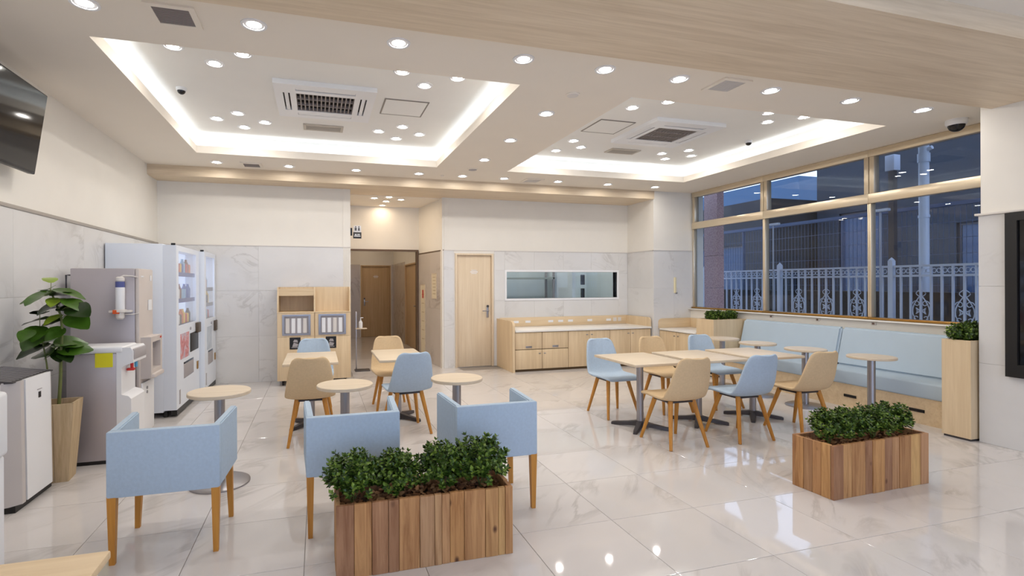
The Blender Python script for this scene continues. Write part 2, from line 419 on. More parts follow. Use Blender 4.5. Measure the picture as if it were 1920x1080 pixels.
# ceiling with two square recesses
cof = [(-1.435, 1.60, 3.87, 6.92), (2.65, 5.70, 3.87, 6.92)]
cl = struct(B().holed('z', ZC, ZC + .03, (XL - .05, XW + .2, 3.0, YC + .05), cof).done('ceiling', CEILP, smooth=False))
D = .13; LT = .032; LZ = 3.182
for k, (x0, x1, y0, y1) in enumerate(cof):
    B().holed('z', ZC + .03, LZ, (x0 - LT, x1 + LT, y0 - LT, y1 + LT), [(x0, x1, y0, y1)]).done('recess_lip', CEILP, cl, smooth=False)
    b = B().box(x0 - D, x1 + D, y0 - D, y1 + D, ZU, ZU + .03)
    b.holed('z', ZC + .03, ZU, (x0 - D - .03, x1 + D + .03, y0 - D - .03, y1 + D + .03), [(x0 - D, x1 + D, y0 - D, y1 + D)])
    b.done('recess', COFFP, cl, smooth=False)
    e = B(); zz = ZC + .04; m0, m1 = .05, .075
    for q in ((x0 - m1, x0 - m0, y0 - m0, y1 + m0), (x1 + m0, x1 + m1, y0 - m0, y1 + m0), (x0 - m0, x1 + m0, y0 - m1, y0 - m0), (x0 - m0, x1 + m0, y1 + m0, y1 + m1)):
        e.bm.faces.new(e.ring([(q[0], q[2], zz), (q[1], q[2], zz), (q[1], q[3], zz), (q[0], q[3], zz)]))
    e.done('led_strip', COVEE, cl, smooth=False)
struct(B().box(XL - .05, XC + .05, 2.13, 3.07, 3.01, 3.4).done('ceiling_beam_near', BEAMW, smooth=False))
struct(B().box(XL - .05, XC + .05, -3, 2.13, 3.15, 3.25).done('ceiling_near', CEILP, smooth=False))
struct(B().box(XL - .02, XR + .02, YC, 8.6, SOF, 3.3).done('ceiling_beam_far', BEAMW, smooth=False))
struct(B().box(.40, 2.35, 8.6, 9.92, SOF - .005, 3.1).done('ceiling_nook', CEILP, smooth=False))
struct(B().box(XL - .02, XW, YC - .004, YC + .02, ZC + .03, 3.45).done('trim_2', CEILP))

# windows along the right side
ys = [3.10, 4.64, 6.18, 7.71]
for i, (y0, y1) in enumerate(zip(ys, ys[1:])):
    wn = bpy.data.objects.new('window_%d' % (i + 1), None); C.objects.link(wn); wn.location = (XW, (y0 + y1) / 2, 1.0); struct(wn)
    h = (y1 - y0) / 2
    f = B().box(-.07, .03, -h, h, 1.43, 1.55, .006)                       # transom
    f.box(-.07, .03, -h, h, 2.0, 2.088, .005)                             # head
    f.box(-.06, .03, -h, -h + .055, 1.55, 2.0, .004).box(-.06, .03, h - .065, h - .008, 1.55, 2.0, .004)
    f.box(-.05, .03, -h, -h + .022, .03, 1.43, .004).box(-.05, .03, h - .022, h, .03, 1.43, .004)
    f.done('frame', BRONZE, wn)
    B().box(-.08, .04, -h, h, 0, .03, .004).done('track', GOLD, wn)
    B().box(-.012, -.004, -h + .02, h - .02, .03, 1.43).done('pane', GLASS, wn, smooth=False)
    B().box(-.012, -.004, -h + .05, h - .05, 1.55, 2.0).done('pane', GLASS, wn, smooth=False)
# ---------------------------------------------------------------- ceiling fixtures
def make_downlight():
    t = thing('downlight', 'x', 'downlight')
    B().lathe([(.060, -.001), (.062, -.006), (.078, -.006), (.080, 0)], n=20, cap0=False, cap1=False).done('trim_ring', WHITEP, t)
    B().lathe([(.043, -.0015), (.061, -.0015)], n=20, cap0=False, cap1=False).done('reflector', WHITEP, t, smooth=False)
    l = B(); l.bm.faces.new(l.ring([(0.044 * math.cos(-i * PI / 7), 0.044 * math.sin(-i * PI / 7), -.002) for i in range(14)])); l.done('lens', LAMPE, t, smooth=False)
    return t
DL = make_downlight(); DLF = [True]
WARM = {}
def downlight(x, y, z, label, group):
    if DLF[0]:
        DLF[0] = False; DL.location = (x, y, z); DL['label'] = label; DL['group'] = group
    else:
        r = dup(DL, (x, y, z), 0, label, group)
        if 'passage' in group or 'corridor' in group:
            for c in r.children:
                if c.name.startswith('lens'):
                    if 'me' not in WARM: WARM['me'] = c.data.copy(); WARM['me'].materials[0] = LAMPW
                    c.data = WARM['me']
for i, x in enumerate((-1.29, -.38, .53, 1.44, 2.11, 2.78, 3.70, 4.60, 5.51)):
    downlight(x, 3.42, ZC, 'round ceiling downlight, %s from the left in the row beside the near wooden beam' % ORD[i], 'downlights beside the near beam')
    downlight(x, 7.39, ZC, 'round ceiling downlight, %s from the left in the row beside the far beam' % ORD[i], 'downlights beside the far beam')
for i, y in enumerate((4.46, 5.40, 6.34)):
    downlight(2.11, y, ZC, 'round ceiling downlight between the two ceiling recesses, %s nearest' % ORD[i], 'downlights between the recesses')
for cx, side in ((-.84, 'left recess, left'), (.98, 'left recess, right'), (3.25, 'right recess, left'), (5.07, 'right recess, right')):
    for cy, fb in ((4.48, 'near'), (6.30, 'far')):
        for dx, dy, nm in ((-.255, 0, 'left'), (.255, 0, 'right'), (0, -.255, 'nearest'), (0, .255, 'farthest')):
            downlight(cx + dx, cy + dy, ZU, 'small ceiling downlight, %s of four in the %s %s diamond of the %s' % (nm, fb, side.split(', ')[1], side.split(',')[0]), 'downlights in the ceiling recesses')
for x, y, nm in ((.94, 8.84, 'left'), (1.17, 8.68, 'nearest'), (1.18, 9.14, 'farther'), (1.41, 8.89, 'right'), (1.17, 9.62, 'farthest, beside the back wall')):
    downlight(x, y, SOF if y < 8.6 else SOF - .005, 'small passage ceiling downlight, %s of the five' % nm, 'downlights in the passage')
for i, x in enumerate((-1.4, .0, 1.4, 2.8, 4.2, 5.4)):  # unseen lamps added above and behind the camera to brighten the front
    for j, y in enumerate((-1.6, .0, 1.4)):
        downlight(x, y, 3.15, 'added unseen downlight in the near ceiling, %s row, %s from the left' % (ORD[2 - j], ORD[i]), 'added downlights in the near ceiling')
for y, nm in ((10.4, 'first'), (11.2, 'second'), (12.0, 'third'), (12.8, 'fourth'), (13.6, 'last')):  # lamps added out of view to brighten the corridor
    downlight(1.2, y, 2.7, 'added unseen downlight in the corridor ceiling beyond the passage, %s of five' % nm, 'added downlights in the corridor')
for x, nm in ((3.4, 'first from the left'), (3.9, 'second from the left'), (4.4, 'third from the left'), (5.1, 'fourth from the left'), (5.5, 'rightmost')):  # lamps added out of view to brighten the room behind the hatch
    downlight(x, 9.3, 2.6, 'added unseen downlight in the staff room behind the serving hatch, %s' % nm, 'added downlights in the staff room')

def cassette(x, y, label):
    t = thing('ceiling_air_conditioner', label, 'air conditioner', (x, y, ZU), 0, 'ceiling cassette air conditioners')
    h = .475
    B().holed('z', -.045, 0, (-h, h, -h, h), [(-.28, .28, -.25, .25), (-.28, .28, .32, .385), (-.28, .28, -.385, -.32), (.335, .40, -.25, .25), (-.40, -.335, -.25, .25)]).done('panel', WHITEP, t, smooth=False)
    B().box(-h + .01, h - .01, -h + .01, h - .01, -.004, 0).done('dark_cavity', mat('dark_cavity', (52, 48, 48), .8) if 'dark_cavity' not in MATS else MATS['dark_cavity'], t)
    g = B()
    for i in range(15):
        a = -.28 + .56 * i / 14; g.box(a - .006, a + .006, -.25, .25, -.035, -.012)
    for i in range(4):
        a = -.25 + .5 * i / 3; g.box(-.28, .28, a - .006, a + .006, -.038, -.012)
    g.done('grille', mat('grille_grey', (150, 140, 136), .5) if 'grille_grey' not in MATS else MATS['grille_grey'], t, smooth=False)
    for r in range(4):
        if r % 2 == 0: o = B().box(-.278, .278, .335, .385, -.042, -.03, .005).done('louvre', WHITEP, t)
        else: o = B().box(-.248, .248, .350, .387, -.042, -.03, .005).done('louvre', WHITEP, t)
        o.rotation_euler = (0, 0, r * PI / 2)
    return t
cassette(.08, 5.395, 'white ceiling cassette air conditioner in the left recess')
cassette(4.18, 5.395, 'white ceiling cassette air conditioner in the right recess')
HATCHG = mat('hatch_edge_grey', (138, 130, 124), .5)
for x, lb in ((.89, 'left'), (3.36, 'right')):
    t = thing('access_hatch', 'flat square access hatch with grey edge in the %s ceiling recess' % lb, 'hatch', (x, 5.395, ZU), 0, 'ceiling access hatches')
    B().holed('z', -.008, 0, (-.23, .23, -.235, .235), [(-.217, .217, -.222, .222)]).done('hatch_frame', HATCHG, t, smooth=False)
    B().box(-.215, .215, -.22, .22, -.007, 0).done('cover', COFFP, t, smooth=False)
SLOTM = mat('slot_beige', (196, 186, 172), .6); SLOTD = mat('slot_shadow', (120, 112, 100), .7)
for x, lb in ((.07, 'left'), (4.18, 'right')):
    t = thing('slot_diffuser', 'slim beige air slot behind the air conditioner in the %s recess' % lb, 'air vent', (x, 6.33, ZU), 0, 'recess air slots')
    B().holed('z', -.014, 0, (-.23, .23, -.11, .11), [(-.20, .20, -.08, .08)]).done('frame', SLOTM, t, smooth=False)
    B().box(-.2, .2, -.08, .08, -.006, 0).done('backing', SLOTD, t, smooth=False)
    for i in range(5): piece('slat', SLOTM, t, -.2, .2, -.07 + i * .032, -.058 + i * .032, -.013, -.006, 0)
def vent(x, y, s, dark, label):
    t = thing('ceiling_vent', label, 'air vent', (x, y, ZC), 0, 'square ceiling vents')
    a = s / 2
    B().holed('z', -.012, 0, (-a - .035, a + .035, -a - .035, a + .035), [(-a, a, -a, a)]).done('frame', CEILP, t, smooth=False)
    B().box(-a, a, -a, a, -.004, 0).done('backing', MATS['dark_cavity'] if dark else SLOTM, t, smooth=False)
    for i in range(14):
        p = -a + s * (i + .5) / 14; piece('slat', MATS['grille_grey'] if dark else OFFW, t, -a, a, p - s / 60, p + s / 60, -.010, -.004, 0)
vent(-.83, 3.43, .20, True, 'dark square ceiling vent beside the near beam, above the television side')
vent(-.86, 7.43, .20, True, 'small dark ceiling vent beside the far beam, above the vending machine side')
vent(3.24, 3.42, .20, False, 'pale square ceiling vent beside the near beam, ahead of the right recess')
vent(3.26, 7.40, .22, False, 'small pale ceiling vent beside the far beam, behind the right recess')
for x, y, r, lb in ((2.12, 6.90, .075, 'grey round ceiling speaker between the far corners of the two recesses'), (2.12, 3.95, .06, 'flat pale round sensor in the ceiling between the near corners of the recesses'), (1.80, 7.42, .03, 'tiny round sprinkler cap in the ceiling beside the far beam')):
    t = thing('ceiling_sensor', lb, 'ceiling sensor', (x, y, ZC))
    B().lathe([(r, 0), (r, -.006), (r * .85, -.011)], n=24).done('ring', CEILP, t)
    B().lathe([(r * .8, -.009), (r * .78, -.014)], n=24).done('cover', GREYP if y == 6.90 else OFFW, t)
def camdome(x, y, z, r, label):
    t = thing('dome_camera', label, 'security camera', (x, y, z))
    B().lathe([(r * 1.15, 0), (r * 1.15, -r * .5), (r * 1.0, -r * .75)], n=28).done('base', WHITEP, t)
    B().lathe([(r * .92, -r * .72)] + [(r * .9 * math.cos(a * PI / 12), -r * .74 - r * .85 * math.sin(a * PI / 12)) for a in range(1, 7)], n=28, cap1=False).done('dome', SCREEN, t)
camdome(-1.25, 5.41, ZU, .04, 'small white dome camera at the left edge of the left ceiling recess')
camdome(5.51, 5.44, ZU, .04, 'small white dome camera at the right edge of the right ceiling recess')
camdome(6.18, 3.54, ZC, .075, 'large white security dome camera with black bubble above the windows')

# ---------------------------------------------------------------- furniture
def shell_mesh(m):
    prof = [(.222, .405), (.222, .425), (.19, .434), (.06, .424), (-.07, .416), (-.15, .422), (-.205, .452), (-.243, .53), (-.27, .62), (-.296, .71), (-.316, .775), (-.326, .803), (-.33, .812)]
    wid = [.165, .19, .208, .222, .226, .226, .224, .215, .20, .184, .166, .142, .105]
    bm = bmesh.new(); G = []
    n = 8
    for k, ((y, z), wd) in enumerate(zip(prof, wid)):
        row = []
        for i in range(n + 1):
            v = -1 + 2 * i / n; t = k / (len(prof) - 1)
            up = .022 * abs(v) ** 3 if 2 < k < 7 else 0
            fw = .045 * v * v if k >= 6 else 0
            row.append(bm.verts.new((wd * v, y + fw, z + up)))
        G.append(row)
    for a, b in zip(G, G[1:]):
        for i in range(n): bm.faces.new((a[i], a[i + 1], b[i + 1], b[i]))
    bmesh.ops.recalc_face_normals(bm, faces=list(bm.faces))
    me = bpy.data.meshes.new('seat_shell'); bm.to_mesh(me); bm.free(); me.materials.append(m)
    me.polygons.foreach_set('use_smooth', [True] * len(me.polygons))
    return me
def make_chair(m):
    t = thing('dining_chair', 'x', 'chair', group='upholstered dining chairs')
    o = put('seat_shell', shell_mesh(m), t)
    md = o.modifiers.new('thick', 'SOLIDIFY'); md.thickness = .032; md.offset = 0
    sb = o.modifiers.new('round', 'SUBSURF'); sb.levels = 1; sb.render_levels = 2
    for sx in (-1, 1):
        for sy in (-1, 1):
            B().cyl((sx * .12, sy * .105 - .01, .405), (sx * .193, sy * .213, 0), .0215, .0135, 12).done('leg', LEGW, t)
    B().box(-.14, .14, -.13, .11, .388, .402, .004).done('under_frame', DARKM, t)
    return t
bl, be = make_chair(BLUEF), make_chair(BEIGEF)
seats = [(be, 3.13, 3.95, 0, 'beige dining chair, near side of the dining row, in front of its leftmost table'),
 (bl, 3.85, 3.93, 0, 'pale blue dining chair, near side of the dining row, at its middle table'),
 (be, 4.575, 3.93, 0, 'beige dining chair, near side of the dining row, nearest the long bench'),
 (bl, 3.16, 4.985, PI, 'pale blue dining chair behind the leftmost table of the dining row'),
 (be, 3.86, 4.99, PI, 'beige dining chair behind the middle table of the dining row'),
 (bl, 4.56, 4.99, PI, 'pale blue dining chair behind the table nearest the long bench'),
 (be, -.07, 4.99, 0, 'beige dining chair with its back to us at the table before the wooden cabinet'),
 (bl, -.05, 6.02, PI, 'pale blue dining chair between the wooden cabinet and its small table'),
 (bl, .84, 5.03, .12, 'pale blue dining chair with its back to us at the table before the passage'),
 (be, .83, 6.02, PI, 'beige dining chair facing us behind the table before the passage')]
fst = {}
for p, x, y, a, lb in seats:
    if p.name not in fst:
        fst[p.name] = 1; p.location = (x, y, 0); p.rotation_euler = (0, 0, a); p['label'] = lb
    else: dup(p, (x, y, 0), a, lb)

def square_table(x, y, w, d, label, z=.70):
    t = thing('square_table', label, 'table', (x, y, 0), 0, 'pedestal dining tables')
    B().box(-w / 2, w / 2, -d / 2, d / 2, z - .026, z, .005).done('tabletop', TOPW, t)
    B().cyl((0, 0, .03), (0, 0, z - .03), .034, n=20).done('post', STEEL, t)
    B().box(-.13, .13, -.13, .13, z - .036, z - .026).done('top_plate', DARKM, t)
    for a in range(4):
        b = B(); R = []
        for r, hw, h0, h1 in ((.0, .035, .02, .075), (.12, .028, .014, .05), (.27, .02, .0, .03), (.285, .014, .0, .024)):
            R.append(b.ring([(r, -hw, h0), (r, hw, h0), (r, hw * .8, h1), (r, -hw * .8, h1)]))
        b.skin(R); b.done('foot', DARKM, t, rotz=PI / 4 + a * PI / 2)
    return t
square_table(3.13, 4.45, .61, .73, 'square maple pedestal table at the left end of the dining row')
square_table(3.84, 4.45, .61, .73, 'square maple pedestal table in the middle of the dining row')
square_table(4.55, 4.45, .61, .73, 'square maple pedestal table of the dining row nearest the long bench')
square_table(-.07, 5.52, .52, .84, 'small maple table in front of the wooden shelf cabinet')
square_table(.835, 5.50, .50, .84, 'small maple table in front of the passage with the doors')

def round_table(x, y, label, r=.215):
    t = thing('round_table', label, 'table', (x, y, 0), 0, 'small round pedestal tables')
    B().lathe([(r - .004, .654), (r, .658), (r, .676), (r - .004, .68)], n=48).done('tabletop', TOPW, t)
    B().cyl((0, 0, .02), (0, 0, .645), .036, n=24).done('post', STEEL, t)
    B().lathe([(.09, .642), (.09, .654)], n=24).done('top_plate', DARKM, t)
    B().lathe([(.208, 0), (.208, .010), (.19, .018), (.05, .026)], n=40).done('base', STEEL, t)
round_table(-.70, 4.09, 'small round table beside the leftmost blue armchair')
round_table(.20, 4.08, 'small round table behind the middle blue armchair')
round_table(1.11, 4.09, 'small round table behind the right blue armchair')
round_table(5.50, 5.90, 'small round bench table farthest along, beside the far box planter')
round_table(5.50, 5.30, 'small round bench table, second farthest of four')
round_table(5.54, 4.66, 'small round bench table, second nearest of four')
round_table(5.62, 3.97, 'small round bench table nearest the tall corner planter')

def make_armchair():
    t = thing('armchair', 'x', 'armchair', group='pale blue armchairs')
    B().box(-.27, .27, -.235, -.19, .35, .695, .007, 2).done('backrest', BLUEF, t)
    for s in (-1, 1):
        a = B(); R = []
        for y, xo in ((-.20, .270), (.225, .294)):
            xs = sorted((s * (xo - .042), s * xo))
            R.append(a.ring([(xs[0], y, .35), (xs[1], y, .35), (xs[1], y, .695), (xs[0], y, .695)]))
        a.skin(R); bmesh.ops.bevel(a.bm, geom=list(a.bm.edges), offset=.007, segments=2, affect='EDGES')
        a.done('arm', BLUEF, t)
        for y in (-.213, .213):
            B().bar((s * .247, y, .36), (s * (.247 + (.012 if y > 0 else 0)), y, 0), .042, .026).done('leg', LEGW, t)
    B().box(-.232, .232, -.195, .235, .36, .455, .025, 3).done('seat_cushion', BLUEF, t)
    return t
ac = make_armchair(); ac.location = (-.79, 3.27, 0); ac['label'] = 'pale blue boxy armchair on the left, near the air purifier'
dup(ac, (.20, 3.27, 0), 0, 'pale blue boxy armchair in the middle, partly behind the front left planter')
dup(ac, (1.095, 3.27, 0), 0, 'pale blue boxy armchair right of the front left planter')

# long bench
t = thing('banquette_bench', 'long pale blue upholstered bench under the windows', 'bench', (6.2, 5.0, 0))
y0, y1, ym = -1.50, 1.43, -.12
B().box(-.25, .26, y0, y1, 0, .27).done('base', WOODX, t)
for a, b in ((y0, ym), (ym, y1)):
    B().box(-.27, .16, a + .004, b - .004, .27, .43, .02, 3).done('seat_cushion', BLUEV, t)
    c = B(); R = []
    c.skin([c.ring([(.09, yy, .43), (.27, yy, .43), (.27, yy, .89), (.20, yy, .89)]) for yy in (a + .004, b - .004)])
    bmesh.ops.bevel(c.bm, geom=list(c.bm.edges), offset=.022, segments=3, affect='EDGES')
    c.done('back_cushion', BLUEV, t)
for a in (-.56, -1.245, .2, .95): piece('floor_vent', BLACK, t, -.258, -.25, a - .07, a + .07, .12, .15, 0)
OUTM = mat('outlet_brown', (120, 96, 82), .5)
for i, y in enumerate((6.01, 5.28, 4.56)):
    o = thing('wall_outlet', 'tiny brown outlet on the ledge above the bench, %s from the far end' % ORD[i], 'outlet', (6.495, y, .955), 0, 'outlets above the bench')
    B().box(-.006, .006, -.03, .03, -.018, .018, .003).done('plate', OFFW, o); B().box(-.009, -.004, -.014, .014, -.012, .012).done('socket', OUTM, o)

# ---------------------------------------------------------------- shrubs and planters
def shrub_mesh(seed, rx, ry, hz, n):
    rnd = random.Random(seed); V, Fc = [], []
    sprigs = []
    for i in range(n):
        a = rnd.uniform(0, 2 * PI); q = math.sqrt(rnd.random()); h = rnd.uniform(.25, 1.0) ** .8
        env = math.sqrt(max(.05, 1 - max(0, h - .55) ** 2 / .26))
        sprigs.append((rx * q * env * math.cos(a), ry * q * env * math.sin(a), hz * h * rnd.uniform(.85, 1.08)))
    for (x, y, z) in sprigs:
        ax = Vector((x / rx * .8 + rnd.uniform(-.35, .35), y / ry * .8 + rnd.uniform(-.35, .35), 1.0)).normalized()
        e1 = ax.orthogonal().normalized(); e2 = ax.cross(e1); c = Vector((x, y, z))
        for lv in range(3):
            m = 5 - lv
            for k in range(m):
                th = 2 * PI * k / m + lv * .7 + rnd.uniform(-.3, .3); el = .15 + .38 * lv
                d = (e1 * math.cos(th) + e2 * math.sin(th)) * math.cos(el) + ax * math.sin(el)
                sd = d.cross(ax).normalized(); L = rnd.uniform(.022, .030); W = L * .34
                o = c - ax * (.016 * (2 - lv)); b = len(V); up = sd.cross(d).normalized()
                V += [o, o + d * L * .5 + sd * W + up * .002, o + d * L, o + d * L * .5 - sd * W + up * .002, o + d * L * .5 - up * .002]
                Fc += [(b, b + 1, b + 4), (b + 1, b + 2, b + 4), (b + 2, b + 3, b + 4), (b + 3, b, b + 4)]
    me = bpy.data.meshes.new('foliage'); me.from_pydata([tuple(v) for v in V], [], Fc); me.materials.append(SHRUBM); return me
def shrub(me, x, y, z, label, group, rotz=0, s=1.0, stem=.14):
    t = thing('boxwood_shrub', label, 'shrub', (x, y, z), rotz, group)
    f = put('foliage', me, t, scale=(s, s, s)); f['kind'] = 'stuff'
    b = B()
    for k in range(5):
        a = k * 1.26; b.tube([(0, 0, -.04), (.03 * math.cos(a), .02 * math.sin(a), .05), (.06 * math.cos(a), .035 * math.sin(a), stem)], .004, 5, .002)
    b.done('stems', STEMM, t)
SH = [shrub_mesh(i, .155, .15, .235, 200) for i in (1, 2, 3)]
def planter(x, y, L, Dp, Hh, rotz, label, widths, nm):
    t = thing('wooden_planter', label, 'planter', (x, y, 0), rotz, 'low wooden planters')
    th = .022
    sm = sum(widths); p = -L / 2
    for wd in widths:
        q = p + wd * L / sm; j = random.uniform(-.0025, .0025)
        piece('plank', PLANKM, t, p + .001, q - .001, -Dp / 2 + j, -Dp / 2 + th, 0, Hh + random.uniform(-.003, .002), .002); p = q
    for s in (-1, 1):
        for k in range(4):
            a = -Dp / 2 + th + (Dp - 2 * th) * k / 4; b = a + (Dp - 2 * th) / 4
            x0, x1 = sorted((s * (L / 2 - th), s * (L / 2 + random.uniform(-.001, .002))))
            piece('plank', PLANKM, t, x0, x1, a + .001, b - .001, 0, Hh + random.uniform(-.003, .002), .002)
    for k in range(8):
        a = -L / 2 + L * k / 8; piece('plank', PLANKM, t, a + .001, a + L / 8 - .001, Dp / 2 - th, Dp / 2, 0, Hh, .002)
    B().box(-L / 2 + th, L / 2 - th, -Dp / 2 + th, Dp / 2 - th, .01, Hh - .075).done('soil', mat('soil_%s' % nm, (60, 42, 28), .95, bump=.5, bs=60), t)
    # bark chips
    rnd = random.Random(L * 100 + x); V, Fc = [], []
    for k in range(420):
        c = Vector((rnd.uniform(-L / 2 + .03, L / 2 - .03), rnd.uniform(-Dp / 2 + .03, Dp / 2 - .03), Hh - .068 + rnd.uniform(0, .045)))
        m = Matrix.Rotation(rnd.uniform(0, 6.3), 3, 'Z') @ Matrix.Rotation(rnd.uniform(-.7, .7), 3, 'X') @ Matrix.Rotation(rnd.uniform(-.5, .5), 3, 'Y')
        a, b, h = rnd.uniform(.010, .024), rnd.uniform(.006, .012), .004; i0 = len(V)
        for z in (-h, h):
            for (u, v) in ((-a, -b), (a, -b * .7), (a * .9, b), (-a * .8, b * .8)): V.append(tuple(c + m @ Vector((u, v, z))))
        Fc += [tuple(i0 + k for k in f) for f in ((3, 2, 1, 0), (4, 5, 6, 7), (0, 1, 5, 4), (1, 2, 6, 5), (2, 3, 7, 6), (3, 0, 4, 7))]
    me = bpy.data.meshes.new('bark_chips'); me.from_pydata(V, [], Fc); me.materials.append(CHIPM)
    o = put('bark_chips', me, None, (x, y, 0), rotz); tag(o, 'brown bark chips filling the %s wooden planter' % nm, 'bark chips', None, 'stuff')
    return t
planter(.545, 2.72, .93, .30, .365, 0, 'low reclaimed wood planter box in front, before the middle armchair', (.9, .9, .85, .55, 1.1, .8, .4, .45, .8, 1.2, .75, .4, .45), 'front left')
planter(3.775, 2.745, .95, .30, .365, .035, 'low reclaimed wood planter box on the right, before the dining row', (.8, .7, 1.1, .6, 1.0, .7, .6, 1.0, .9, .7), 'front right')
for i, x in enumerate((.17, .40, .66, .88)):
    shrub(SH[i % 3], x, 2.72 + random.uniform(-.01, .01), .34, 'bushy dark green shrub in the front left planter, %s from the left' % ORD[i], 'shrubs in the front left planter', i * 1.9, (.98, .9, 1.0, 1.05)[i])
for i, x in enumerate((3.46, 3.68, 3.90, 4.10)):
    shrub(SH[(i + 1) % 3], x, 2.745 + (x - 3.775) * .035, .34, 'bushy green shrub in the front right planter, %s from the left' % ORD[i], 'shrubs in the front right planter', i * 2.3 + 1, .88)
def box_planter(x0, x1, y0, y1, h, label):
    t = thing('box_planter', label, 'planter', ((x0 + x1) / 2, (y0 + y1) / 2, 0), 0, 'tall maple box planters'); a, b = (x1 - x0) / 2, (y1 - y0) / 2
    B().holed('z', .02, h, (-a, a, -b, b), [(-a + .02, a - .02, -b + .02, b - .02)]).done('box', WOODL, t, smooth=False)
    B().box(-a + .01, a - .01, -b + .01, b - .01, 0, .02).done('plinth', DARKM, t)
    B().box(-a + .02, a - .02, -b + .02, b - .02, .02, h - .04).done('soil', MATS['soil_front left'], t)
box_planter(5.85, 6.49, 6.45, 6.82, .89, 'maple box planter between the far bench end and corner cabinet')
box_planter(5.72, 6.43, 3.175, 3.40, .92, 'tall maple box planter between the bench and the display column')
SM = [shrub_mesh(i, .12, .095, .15, 110) for i in (5, 6)]
for i, x in enumerate((5.98, 6.16, 6.34)):
    shrub(SM[i % 2], x, 6.63, .86, 'low leafy shrub in the far box planter, %s from the left' % ORD[i], 'shrubs in the far box planter', i * 1.4, 1.0, .08)
for i, x in enumerate((5.84, 6.03, 6.24)):
    shrub(SM[(i + 1) % 2], x, 3.30, .89, 'leafy shrub in the tall planter beside the display column, %s from the front' % ORD[i], 'shrubs in the tall corner planter', i * 2.1, 1.15, .09)

# ---------------------------------------------------------------- cabinets along the back
GAPM = mat('cabinet_gap', (120, 96, 66), .7)
def cabinet(x, y, w, d, h, rotz, label, fronts, group='base cabinets'):
    """front faces local -y, origin at the front left foot; fronts = (kind, x0, x1, z0, z1)"""
    t = thing('base_cabinet', label, 'cabinet', (x, y, 0), rotz, group)
    B().box(0.002, w - .002, .02, d, .05, h).done('body', GAPM, t, smooth=False)
    B().box(0.002, w - .002, .05, d, 0, .05).done('plinth', GAPM, t)
    for kind, a, b, z0, z1 in fronts:
        f = B().box(a + .004, b - .004, 0, .019, z0 + .003, z1 - .003, .002).done('drawer_front' if kind == 'flap' else 'door', WOODL, t)
        if kind == 'flap': B().box((a + b) / 2 - .055, (a + b) / 2 + .055, -.006, 0, z0 + .02, z0 + .055, .003).done('recessed_pull', STEEL, f)
        else:
            k = b - .045 if kind == 'doorL' else a + .045
            B().box(k - .018, k + .018, -.006, 0, z1 - .075, z1 - .06, .002).done('handle', STEEL, f)
    return t
yb = 7.77; dp = YR - 7.77 - .005
cabinet(3.105, yb, .965, dp, .655, 0, 'maple base cabinet with two flap drawers above doors, beside the door', [('flap', 0, .965 / 2, .37, .65), ('flap', .965 / 2, .965, .37, .65), ('doorL', 0, .965 / 2, .04, .365), ('doorR', .965 / 2, .965, .04, .365)])
cabinet(4.07, yb, .80, dp, .655, 0, 'maple two-door base cabinet in the middle of the long counter', [('doorL', 0, .4, .04, .65), ('doorR', .4, .8, .04, .65)])
cabinet(4.87, yb, .825, dp, .655, 0, 'maple two-door base cabinet at the column end of the long counter', [('doorL', 0, .41, .04, .65), ('doorR', .41, .825, .04, .65)])
tag(B().box(3.105, 5.695, 7.75, YR - .025, .656, .688, .004).done('worktop', WORKT), 'long white worktop on the maple base cabinets', 'worktop')
sp = thing('counter_surround', 'maple end panel and low backsplash framing the long white worktop', 'backsplash', (3.09, YR, 0))
def arc_end(d, h, r):
    """side panel outline in (y,z): full height at the wall, rounded front top"""
    return [(0, 0), (-d, 0), (-d, h - r)] + [(-d + r - r * math.cos(a * PI / 16), h - r + r * math.sin(a * PI / 16)) for a in range(1, 9)] + [(0, h)]
B().prism(arc_end(.77, .84, .09), 0, -.04, 'x').done('end_panel', WOODL, sp)
B().box(.015, 2.605, -.022, -.002, .688, .85, .002).done('backsplash', WOODX, sp)
B().prism([(-.022, .688), (-.75, .688), (-.75, .78)] + [(-.75 + .07 - .07 * math.cos(a * PI / 16), .78 + .07 * math.sin(a * PI / 16)) for a in range(1, 9)] + [(-.022, .85)], 2.585, 2.607, 'x').done('side_splash', WOODL, sp)
for x in (.10, .32, .55, 1.0, 1.2, 1.40, 1.80, 2.2): piece('label_plate', WHITEP, sp, x - .05, x + .05, -.0255, -.022, .75, .79, .001)
for i in range(2): piece('socket', OFFW, sp, 2.3 + i * .1, 2.37 + i * .1, -.026, -.022, .74, .81, .001)
# corner cabinet running along the window wall
cabinet(5.83, YC - .005, .885, .64, .63, -PI / 2, 'maple corner cabinet on the window side beside the far planter', [('doorL', 0, .44, .04, .625), ('doorR', .44, .885, .04, .625)])
tag(B().box(5.81, 6.47, 6.83, YC - .03, .632, .662, .004).done('worktop', WORKT), 'short white worktop on the corner cabinet beside the far planter', 'worktop')
sp = thing('counter_surround', 'low maple backsplash behind the short corner worktop', 'backsplash', (6.15, YC, 0))
B().prism([(.34, .662), (.34, .83)] + [(-.34 + .07 - .07 * math.sin(a * PI / 16), .76 + .07 * math.cos(a * PI / 16)) for a in range(0, 9)] + [(-.34, .662)], -.022, -.003, 'y').done('back_splash', WOODX, sp)
B().box(.32, .342, -.885, -.022, .662, .83, .002).done('side_splash', WOODL, sp)
s = thing('wall_switch', 'slim vertical cream plate on the marble column right of the serving hatch', 'wall plate', (6.16, YC, 1.42))
B().box(-.022, .022, -.022, -.002, -.14, .14, .006).done('plate', mat('cream_plate', (238, 226, 186), .5), s); B().box(.02, .05, -.012, -.002, -.15, -.13, .002).done('bracket', STEEL, s)
